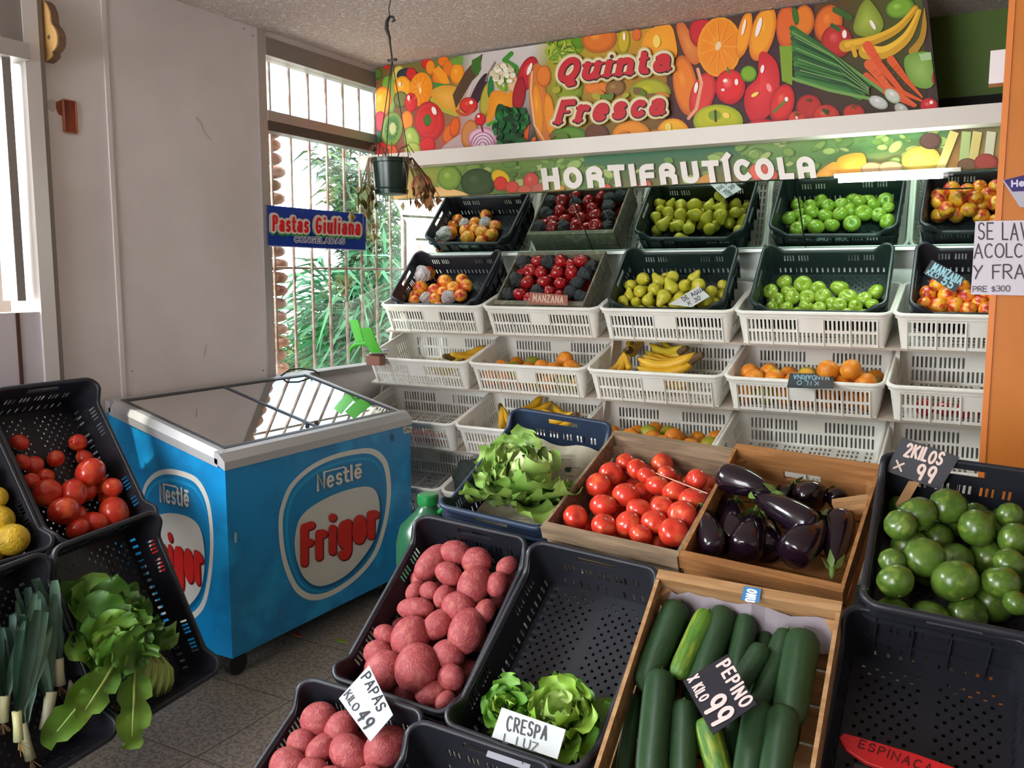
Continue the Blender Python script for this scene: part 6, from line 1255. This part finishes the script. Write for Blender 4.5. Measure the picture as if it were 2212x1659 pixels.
# tissue lining at the far end of the cucumber crate, sticker on the rail
Mb = FB['cuc']; m = MB(); r = random.Random(2); n = 14
vs = [];
for j in range(4):
    for i in range(n): vs.append((-.19 + .38 * i / (n - 1), .242 - .012 * j + r.uniform(-.004, .004), .112 - .026 * j + r.uniform(-.008, .008)))
m.add(vs, [(j * n + i, j * n + i + 1, (j + 1) * n + i + 1, (j + 1) * n + i) for j in range(3) for i in range(n - 1)])
m.v = m.v; o = tag(m.build('tissue_paper', mat('tissue_grey', '#948b92', .8), None, Mb), 'crumpled grey lining paper under the top rail of the cucumber crate', 'paper'); o.modifiers.new('thick', 'SOLIDIFY').thickness = .001
Mr = FM['cuc']; 
def dr(P):
    lettering(P, 'UNO', [(1608, 1300), (1614, 1270), (1637, 1276), (1631, 1302)], .16, '#dfe8f0', gap=.14)
notice('crate_sticker', 'small blue sticker with white letters on the rail of the cucumber crate', 'sticker', [(1601, 1296), (1640, 1302), (1645, 1272), (1607, 1266)], .0006, '#3f7fb4', lp(Mr, .004), dr)
# newspaper under the lettuce
Mb = FB['lettuce']; n = 12; m = MB(); r = random.Random(6); vs = []
for j in range(n + 1):
    for i in range(n + 1): x = -.15 + .305 * i / n; y = -.2 + .44 * j / n; vs.append((x, y, .02 + .012 * math.sin(i * .9 + j * .5) * math.sin(j * .7) + (.05 * max(0, j - 9) / 3) + r.uniform(0, .004)))
m.add(vs, [(j * (n + 1) + i, j * (n + 1) + i + 1, (j + 1) * (n + 1) + i + 1, (j + 1) * (n + 1) + i) for j in range(n) for i in range(n)])
t = tag(m.build('newspaper', mat('newsprint', '#b9b09a', .8, col2=['#a8a088', '#c4bda6'], nscale=7), None, Mb, smooth=True), 'printed newspaper sheet lining the dark blue crate', 'newspaper')
def nz(x, y):
    i, j = (x + .15) / .305 * 12, (y + .2) / .44 * 12; return .026 + .012 * math.sin(i * .9 + j * .5) * math.sin(j * .7) + .05 * max(0, j - 9) / 3
P = Print(lambda x, y, z: (x, y, nz(x, y) + z), .0001); r = random.Random(12)
for k in range(26):
    x = r.uniform(-.12, .13); y = r.uniform(-.1, .2); s = r.uniform(.008, .022); P.ngon([(x - s, y - s * .6), (x + s, y - s * .6), (x + s, y + s * .6), (x - s, y + s * .6)], r.choice(['#5f4f48', '#3c5a58', '#8a3a44', '#6a6048', '#a89a70', '#4a3a34']))
for k in range(24): x = r.uniform(-.12, .06); y = -.12 + k * .014; P.stroke([(x, y), (x + .05, y)], .0018, '#6f685c')
P.build('newspaper_print', vcmat('newsprint_ink', .8, .1), t)
# leaves ---------------------------------------------------------------
def leaf(m, base, d, up, L_, Wd, ruf, curl, rnd, nx=12, ny=7, fr=9, mid=1, stemw=.0, ci=0):
    base, d, up = Vector(base), Vector(d).normalized(), Vector(up); s = d.cross(up).normalized(); up = s.cross(d).normalized(); ph = rnd.uniform(0, 6); vs = []
    for i in range(nx + 1):
        u = i / nx; wd = Wd * (math.sin(PI * min(1, u * .78 + .06)) ** .75) * (1 if u < .9 else .8 + .2 * (1 - u) * 10) + .003; b = curl * u * u
        for j in range(ny):
            v = -1 + 2 * j / (ny - 1); rr = ruf * abs(v) ** 1.6 * (math.sin(u * fr * 2 + ph + (2 if v > 0 else 0)) + .6 * math.sin(u * fr * 4.3 + ph * 2)); 
            p = base + d * (L_ * (u - .12 * b)) + s * (wd * v * (1 - .15 * abs(rr) / (ruf + 1e-6))) + up * (rr + .25 * Wd * v * v - b * L_ * .5) + d * rr * .5 * abs(v)
            vs.append(p)
    m.cur = ci; m.add(vs, [(i * ny + j, (i + 1) * ny + j, (i + 1) * ny + j + 1, i * ny + j + 1) for i in range(nx) for j in range(ny - 1)])
def leafmat(n, a, b, tr=.25): return mat(n, a, .5, col2=b, nscale=6, ramp=(.38, .68), bump=.3, bscale=14)
def lettuce(M, label, seed, n, L_, Wd, cols, spreadz=.5, heart=True, ruf=.014, bias=0):
    r = random.Random(seed); t = thing('lettuce', label, 'lettuce', M=M); m = MB()
    for k in range(n):
        a = k * 2.39996 + r.uniform(-.2, .2); el = .1 + 1.15 * (1 - k / n) * spreadz * 2 if False else r.uniform(.0, .35) + 1.1 * (k / n) * spreadz * 2
        d = (math.cos(a) * math.cos(el), math.sin(a) * math.cos(el) + bias, math.sin(el)); ln = L_ * (1 - .45 * k / n) * r.uniform(.85, 1.1)
        leaf(m, (math.cos(a) * .012, math.sin(a) * .012, .02 + .02 * k / n), d, (0, 0, 1), ln, Wd * (1 - .35 * k / n) * r.uniform(.85, 1.1), ruf, r.uniform(.2, .8) if k < n * .6 else -.2, r, ci=0 if k < n * .45 else (1 if k < n * .8 else 2))
    m.build('leaves', cols, t, smooth=True)
    if heart: MB().lathe([(.005, .0), (.02, .005), (.022, .02), (.01, .03)], 12).build('core', mat('lettuce_core', '#b9a878', .6), t, smooth=True)
LC = [leafmat('lettuce_outer', '#6f9a3c', '#94b45a'), leafmat('lettuce_mid', '#92b258', '#b0c678'), leafmat('lettuce_inner', '#bccb8a', '#d6dca8')]
Mb = FB['lettuce']; p1 = localpt(Mb, 1128, 1108, .12)
lettuce(Mb @ Matrix.Translation(p1) @ Matrix.Rotation(math.radians(-35), 4, 'X') @ Matrix.Rotation(.5, 4, 'Z') @ Matrix.Scale(1.08, 4), 'big loose pale green lettuce spilling over the dark blue crate', 41, 34, .19, .072, LC, .55)
p1 = localpt(Mb, 1120, 1020, .1); lettuce(Mb @ Matrix.Translation(p1) @ Matrix.Rotation(math.radians(20), 4, 'X') @ Matrix.Rotation(2.0, 4, 'Z'), 'darker curly lettuce behind the big pale one', 42, 20, .15, .06, [LC[0], LC[0], LC[1]], .5, heart=False, ruf=.018)
Mb = FB['empty']; p1 = localpt(Mb, 1215, 1590, .05); CG = [leafmat('curly_outer', '#4f8a1e', '#78a834'), leafmat('curly_mid', '#78a632', '#9abc4c'), LC[1]]
lettuce(Mb @ Matrix.Translation(p1) @ Matrix.Rotation(math.radians(-15), 4, 'X'), 'curly green lettuce behind the CRESPA card', 43, 26, .15, .055, CG, .5, ruf=.017)
p1 = localpt(Mb, 1110, 1530, .06); lettuce(Mb @ Matrix.Translation(p1) @ Matrix.Rotation(math.radians(20), 4, 'X'), 'small curly lettuce at the left end of the almost empty crate', 44, 16, .085, .035, CG[:1] * 2 + CG[1:2], .6, heart=False, ruf=.013)
# cards on the stand
def dr(P):
    lettering(P, 'PEPINO', [(1546, 1438), (1600, 1534), (1630, 1514), (1574, 1420)], .16, '#e3cfcb', gap=.2, jitter=.05); lettering(P, 'X KILO', [(1484, 1468), (1512, 1520), (1534, 1507), (1508, 1454)], .15, '#e3cfcb', gap=.2, jitter=.05)
    lettering(P, '99', [(1514, 1526), (1540, 1576), (1592, 1542), (1562, 1492)], .15, '#e3cfcb', gap=.3, jitter=.02)
notice('price_card', 'black card reading PEPINO X KILO 99 lying on the cucumbers', 'price card', [(1475, 1471), (1540, 1587), (1634, 1521), (1571, 1413)], .003, '#25252e', lp(FB['cuc'], .178), dr)
def dr(P):
    lettering(P, 'PAPAS', [(779, 1464), (816, 1540), (838, 1525), (798, 1448)], .13, '#33363c', gap=.22, jitter=.06); lettering(P, 'KILO', [(742, 1502), (764, 1540), (778, 1528), (757, 1488)], .13, '#4a4c52', gap=.2, jitter=.06); lettering(P, '49', [(768, 1548), (786, 1580), (812, 1560), (794, 1527)], .13, '#3a3c42', gap=.3, jitter=.05)
notice('price_card', 'white card handwritten PAPAS standing between the two potato crates', 'price card', [(732, 1509), (800, 1602), (849, 1544), (797, 1437)], .002, '#c3cbd4', lp(FB['pot2'], .2), dr)
def dr(P):
    lettering(P, 'CRESPA', [(1092, 1578), (1180, 1602), (1186, 1570), (1096, 1544)], .12, '#4a4c50', gap=.14, jitter=.05); lettering(P, 'L LUZ', [(1086, 1604), (1160, 1626), (1164, 1604), (1090, 1584)], .1, '#55585c', gap=.3, jitter=.05)
notice('price_card', 'white card handwritten CRESPA in front of the curly lettuce', 'price card', [(1062, 1592), (1204, 1640), (1222, 1576), (1084, 1528)], .002, '#c9cfd2', lp(FB['empty'], .185), dr)
def dr(P):
    lettering(P, '2KILOS', [(1950, 985), (2032, 1008), (2045, 978), (1962, 955)], .17, '#dcc3b8', gap=.14, jitter=.05); lettering(P, 'X', [(1928, 1012), (1948, 1020), (1955, 1000), (1936, 992)], .2, '#dcc3b8'); lettering(P, '99', [(1974, 1034), (2012, 1046), (2030, 1008), (1985, 1000)], .17, '#dcc3b8', gap=.22)
t = notice('price_card', 'black card on a wooden stick reading 2 KILOS X 99 over the round squash', 'price card', [(1912, 1017), (2030, 1058), (2073, 988), (1948, 945)], .004, '#22222a', lambda x, y: onY(x, y, 2.47), dr)
c0 = t.matrix_world.translation.copy()
MB().prism([(0, 0), (.001, 0), (0, .001)], 'x', 0, .001) 
a, b = Vector(onY(1975, 1040, 2.474)), Vector(onY(1945, 1092, 2.45)); s = Vector((.013, 0, 0)); o = Vector((0, .004, 0))
MB().add([q - c0 for q in (a - s, a + s, b + s, b - s, a - s + o, a + s + o, b + s + o, b - s + o)], [(0, 1, 2, 3), (7, 6, 5, 4), (0, 4, 5, 1), (1, 5, 6, 2), (2, 6, 7, 3), (3, 7, 4, 0)]).build('stick', mat('stick_wood', '#9a7448', .7), t)
Mt = FM['tomato']; a, b = localpt(Mt, 1417, 1022, .012), localpt(Mt, 1528, 1066, .012)
tag(MB().tube([a, b], .0016, 8).build('skewer', mat('skewer', '#c9a88f', .6), None, Mt), 'thin wooden skewer lying across the tomatoes', 'stick')
# ESPINACA tray
def tray():
    M = FB['esp']; t = thing('red_tray', 'red tray lettered ESPINACA at the lower end of the empty black crate', 'tray', M=M @ Matrix.Translation((0, 0, 0)))
    zt = .13; q = [localpt(M, x, y, zt) for x, y in ((1812, 1592), (1822, 1582), (1900, 1604), (1975, 1626), (2060, 1656), (2140, 1700), (2080, 1720), (1960, 1680), (1870, 1648), (1828, 1620))]
    m = MB(); n = len(q); m.add([p for p in q] + [p - Vector((0, 0, .012)) for p in q], [tuple(range(n)), tuple(range(n, 2 * n))[::-1]] + [(i, n + i, n + (i + 1) % n, (i + 1) % n) for i in range(n)])
    bevel(m.build('rim', mat('tray_red', '#b4181c', .35), t), .003)
    P = Print(lambda x, y, z: localpt(M, x, y, zt + .0006 + z), .0002); lettering(P, 'ESPINACA', [(1852, 1614), (2010, 1672), (2018, 1652), (1858, 1596)], .16, '#4a1012', gap=.5, caps=False); P.build('lettering', vcmat('tray_ink', .5), t)
    MB().box(tuple(q[7] - Vector((0, .03, .06))), (.2, .1, .03)).build('bottom', mat('tray_inner', '#4a3c40', .5), t)
tray()
P = localpt(FB['near'], 1105, 1640, .155)
def dr(Pp): Pp.stroke([(1128, 1646), (1130, 1650)], 2, '#4a4a50')
notice('handle_label', 'white label strip in the handle hole of the bottom black crate', 'label', [(1050, 1634), (1142, 1665), (1146, 1652), (1054, 1621)], .001, '#b4bcc8', lambda x, y: onD(x, y, 1.90), dr)
# jug between the freezer and the lettuce crate
c = Vector(onD(925, 1100, 2.95)); c.z = 0; t = thing('plastic_jug', 'green translucent plastic jug with a dark green cap between the freezer and the lettuce crate', 'jug', loc=tuple(c))
zc = Vector(onD(925, 1085, 2.95)).z
MB().lathe([(.03, 0), (.1, .005), (.11, .03), (.11, zc - .14), (.095, zc - .08), (.045, zc - .03), (.03, zc - .01), (.03, zc)], 24).build('body', mat('jug_green', '#2e6a48', .25, trans=.35), t, smooth=40)
MB().lathe([(.034, zc - .005), (.036, zc), (.036, zc + .025), (.03, zc + .03)], 20).build('cap', mat('cap_green', '#1c7a3c', .35), t, smooth=40)
MB().tube([(.03, 0, zc - .04), (.07, 0, zc + .0), (.1, .01, zc - .01), (.105, .01, zc - .08)], .009, 8).build('handle', MATS['cap_green'], t, smooth=True)
# ================================================================= LEFT DISPLAY
LT = poseM((-2.61, 1.80, .90), 57, 0, 91); LCh = poseM((-2.20, 1.69, .48), 66, -10, 101)
LL = LT @ Matrix.Translation((-.385, 0, 0)); LK = LCh @ Matrix.Translation((-.385, .0, 0))
black_crate(LT, 'black crate with a few tomatoes standing steeply left of the freezer', M_blk, group='black crates of the left display', dip=.24)
black_crate(LL, 'black crate of yellow citrus cut by the left edge of the picture', M_blk, group='black crates of the left display')
black_crate(LCh, 'black crate with leafy chard in front of the freezer', M_blk, group='black crates of the left display')
black_crate(LK, 'black crate of leeks in the lower left corner', M_blk, group='black crates of the left display')
def lstand():
    t = thing('left_stand', 'dark slanted stand under the left crates', 'stand', loc=(-2.8, 1.6, 0)); mi = Matrix.Translation((-2.8, 1.6, 0)).inverted(); m = MATS['stand_dark']
    MB().bx(-2.97, -2.72, 1.2, 1.95, .0, .45).build('base_box', m, t, mi); MB().bx(-2.62, -2.5, 1.2, 1.85, 0, .22).build('low_step', m, t, mi)
lstand()
TL = [(49, 998, 16, 20), (69, 1039, 15, 20), (108, 1067, 27), (164, 1066, 27), (195, 1035, 28), (241, 1055, 19), (217, 1084, 21, 0, 10), (258, 1085, 16, 0, 10), (274, 1101, 30), (150, 1106, 28), (106, 1111, 20, 0, 10), (190, 1104, 18, 0, 14), (217, 1125, 25), (174, 1144, 22), (138, 1144, 20, 0, 4)]
pxheap(tomato, TL, LT, .06, 51, 'tomato', 'the steep crate left of the freezer', 'tomato', 'tomatoes in the steep black crate', BW - .04, BL - .04, BH, up=1.2, mats=lambda i, r: {'skin': M_tomdark} if i == 6 else {}, under=6, ru=.03)
LM = [(-8, 1041, 20), (10, 1084, 22), (14, 1124, 28), (57, 1161, 30), (0, 1178, 26), (34, 1130, 20, 0, 20), (-40, 1100, 26), (-50, 1150, 26)]
pxheap(lemon, LM, LL, .07, 52, 'yellow citrus fruit', 'the crate at the left edge', 'citrus', 'yellow citrus at the left edge', BW - .04, BL - .04, BH, up=1.2, under=4, ru=.03)
# chard
def chard():
    M = LCh @ Matrix.Translation((0, 0, -BH)); r = random.Random(61); t = thing('chard_bunch', 'big bunch of leafy green chard hanging over the crate in front of the freezer', 'chard', M=M); mi = M.inverted()
    f = lambda x, y, z: localpt(M, x, y, z); m = MB(); st = MB(); kn = f(300, 1430, .15)
    up = Vector((0, 0, 1))
    tg = [(160, 1245, .1), (190, 1260, .17), (225, 1270, .19), (175, 1290, .14), (250, 1300, .2), (290, 1310, .18), (190, 1330, .18), (230, 1340, .23), (280, 1350, .22), (320, 1370, .18), (170, 1360, .14), (210, 1380, .2), (255, 1390, .24), (300, 1395, .22), (180, 1400, .14), (240, 1300, .12), (300, 1330, .12), (335, 1385, .12)]
    tg += [(150, 1300, .1), (205, 1245, .13), (265, 1275, .14), (335, 1350, .12), (200, 1300, .22), (265, 1330, .24), (220, 1410, .2), (165, 1385, .17)]
    for k, (x, y, z) in enumerate(tg):
        tip = f(x, y, z); base = kn.lerp(tip, .18) + Vector((r.uniform(-.02, .02), 0, r.uniform(0, .03))); d = tip - base
        leaf(m, base, d, up + Vector((r.uniform(-.8, .8), r.uniform(-.8, .8), 0)), d.length * 1.1, .07 * r.uniform(.8, 1.2), .018, r.uniform(.1, .5), r, nx=14, ci=k % 2)
    for k in range(9):
        a = f(300 + k * 4, 1400, .13 + .01 * (k % 3)); b = f(318 + k * 6.5, 1430 + k * 2, .15); c_ = f(300 + k * 8, 1505 - abs(k - 5) * 3, .10 + .01 * (k % 2))
        st.tube([a, b, (b + c_) / 2 + Vector((0, 0, .01)), c_], [.006, .008, .008, .005], 6)
    for (x0, y0, z0), (x1, y1, z1), wd in (((270, 1400, .17), (115, 1590, .16), .05), ((290, 1420, .18), (285, 1600, .2), .055), ((262, 1410, .2), (180, 1540, .2), .045)):
        a, b = f(x0, y0, z0), f(x1, y1, z1); leaf(m, a, b - a, up, (b - a).length * 1.1, wd, .011, .15, r, nx=16, ci=1); st.tube([a, a.lerp(b, .5) + Vector((0, 0, .004)), a.lerp(b, .95)], [.005, .004, .0015], 6)
    m.build('leaves', [leafmat('chard_dark', '#35611a', '#5a8a2a'), leafmat('chard_mid', '#4c7a20', '#79a23a')], t, smooth=True); st.build('stalks', mat('chard_stalk', '#9fb05c', .5), t, smooth=True)
chard()
def leek(k, root, tip, bend, rw, label):
    M = LK @ Matrix.Translation((0, 0, -BH)); r = random.Random(70 + k); t = thing('leek', label, 'leek', M=M, group='leeks in the lower left crate'); f = lambda q: localpt(M, *q)
    a, b = f(root), f(tip); mid = a.lerp(b, .24) + Vector((bend, 0, .01)); w_ = MB().tube([a, a.lerp(mid, .5), mid], [rw * 1.15, rw, rw * 1.1], 10); w_.build('white_shaft', mat('leek_white', '#c9cf8c', .45, col2='#e6e4cc', nscale=4), t, smooth=True)
    m = MB()
    for j in range(11):
        e = b + Vector((r.uniform(-.05, .05), r.uniform(-.06, .05), r.uniform(-.02, .05))); d = e - mid; leaf(m, mid.lerp(a, .25), d, (r.uniform(-.6, .6), r.uniform(-.3, .3), 1), d.length * r.uniform(.8, 1.15), .014 * r.uniform(.8, 1.3), .001, r.uniform(-.1, .5), r, nx=10, ny=5, ci=j % 2)
    m.build('green_blades', [mat('leek_green', '#2c4a3c', .5, col2='#42665a', nscale=5), mat('leek_green_pale', '#45685a', .5, col2='#5a7f68', nscale=5)], t, smooth=True)
    h = MB()
    for j in range(9): h.tube([a, a + Vector((r.uniform(-.02, .02), -.02 - r.random() * .02, r.uniform(-.01, .015)))], .0008, 4)
    h.build('roots', mat('leek_root', '#a88a5c', .8), t)
leek(0, (66, 1640, .07), (30, 1300, .12), -.02, .012, 'leek with a pale curved shaft, left of the middle of the leek crate')
leek(1, (98, 1575, .08), (70, 1280, .14), .02, .015, 'leek with a thick yellowish shaft in the middle of the leek crate')
leek(2, (130, 1480, .09), (95, 1250, .13), 0, .013, 'leek with tall upright blades nearest the chard')
leek(3, (5, 1560, .08), (10, 1330, .12), 0, .013, 'leek at the extreme left edge with dark blades')
leek(4, (150, 1530, .05), (140, 1290, .08), .01, .011, 'leek half under the chard leaves')
leek(5, (40, 1600, .12), (100, 1300, .19), -.03, .011, 'topmost leek lying slantwise over the others')
Mb = LCh @ Matrix.Translation((0, 0, -BH))
a, b = localpt(Mb, 175, 1548, .07), localpt(Mb, 240, 1532, .07)
t = tag(MB().tube([a, b], [.012, .011], 10).build('white_root', mat('root_white', '#d4d6d2', .5), None, Mb, smooth=True), 'bare white leek root lying under the hanging chard leaf', 'leek')
r = random.Random(9); h = MB()
for j in range(14): h.tube([b, b + Vector((r.uniform(.0, .03), r.uniform(-.02, .02), r.uniform(-.01, .02)))], .0008, 4)
h.build('roots', MATS['leek_root'], t)
# litter on the floor
for i, (x, y, c, lab) in enumerate(((735, 1385, '#7a9a2c', 'scrap of green leaf on the floor beside the freezer'), (640, 1372, '#a8502c', 'reddish scrap on the floor under the freezer edge'))):
    p = onZ(x, y, .001); m = MB(); m.prism(blob([(-.03, 0), (-.01, .012), (.03, .004), (.01, -.01)], 3), 'z', 0, .003); tag(m.build('leaf_scrap', mat('scrap%d' % i, c, .7), None, Matrix.Translation(p)), lab, 'litter')
bpy.context.view_layer.update()
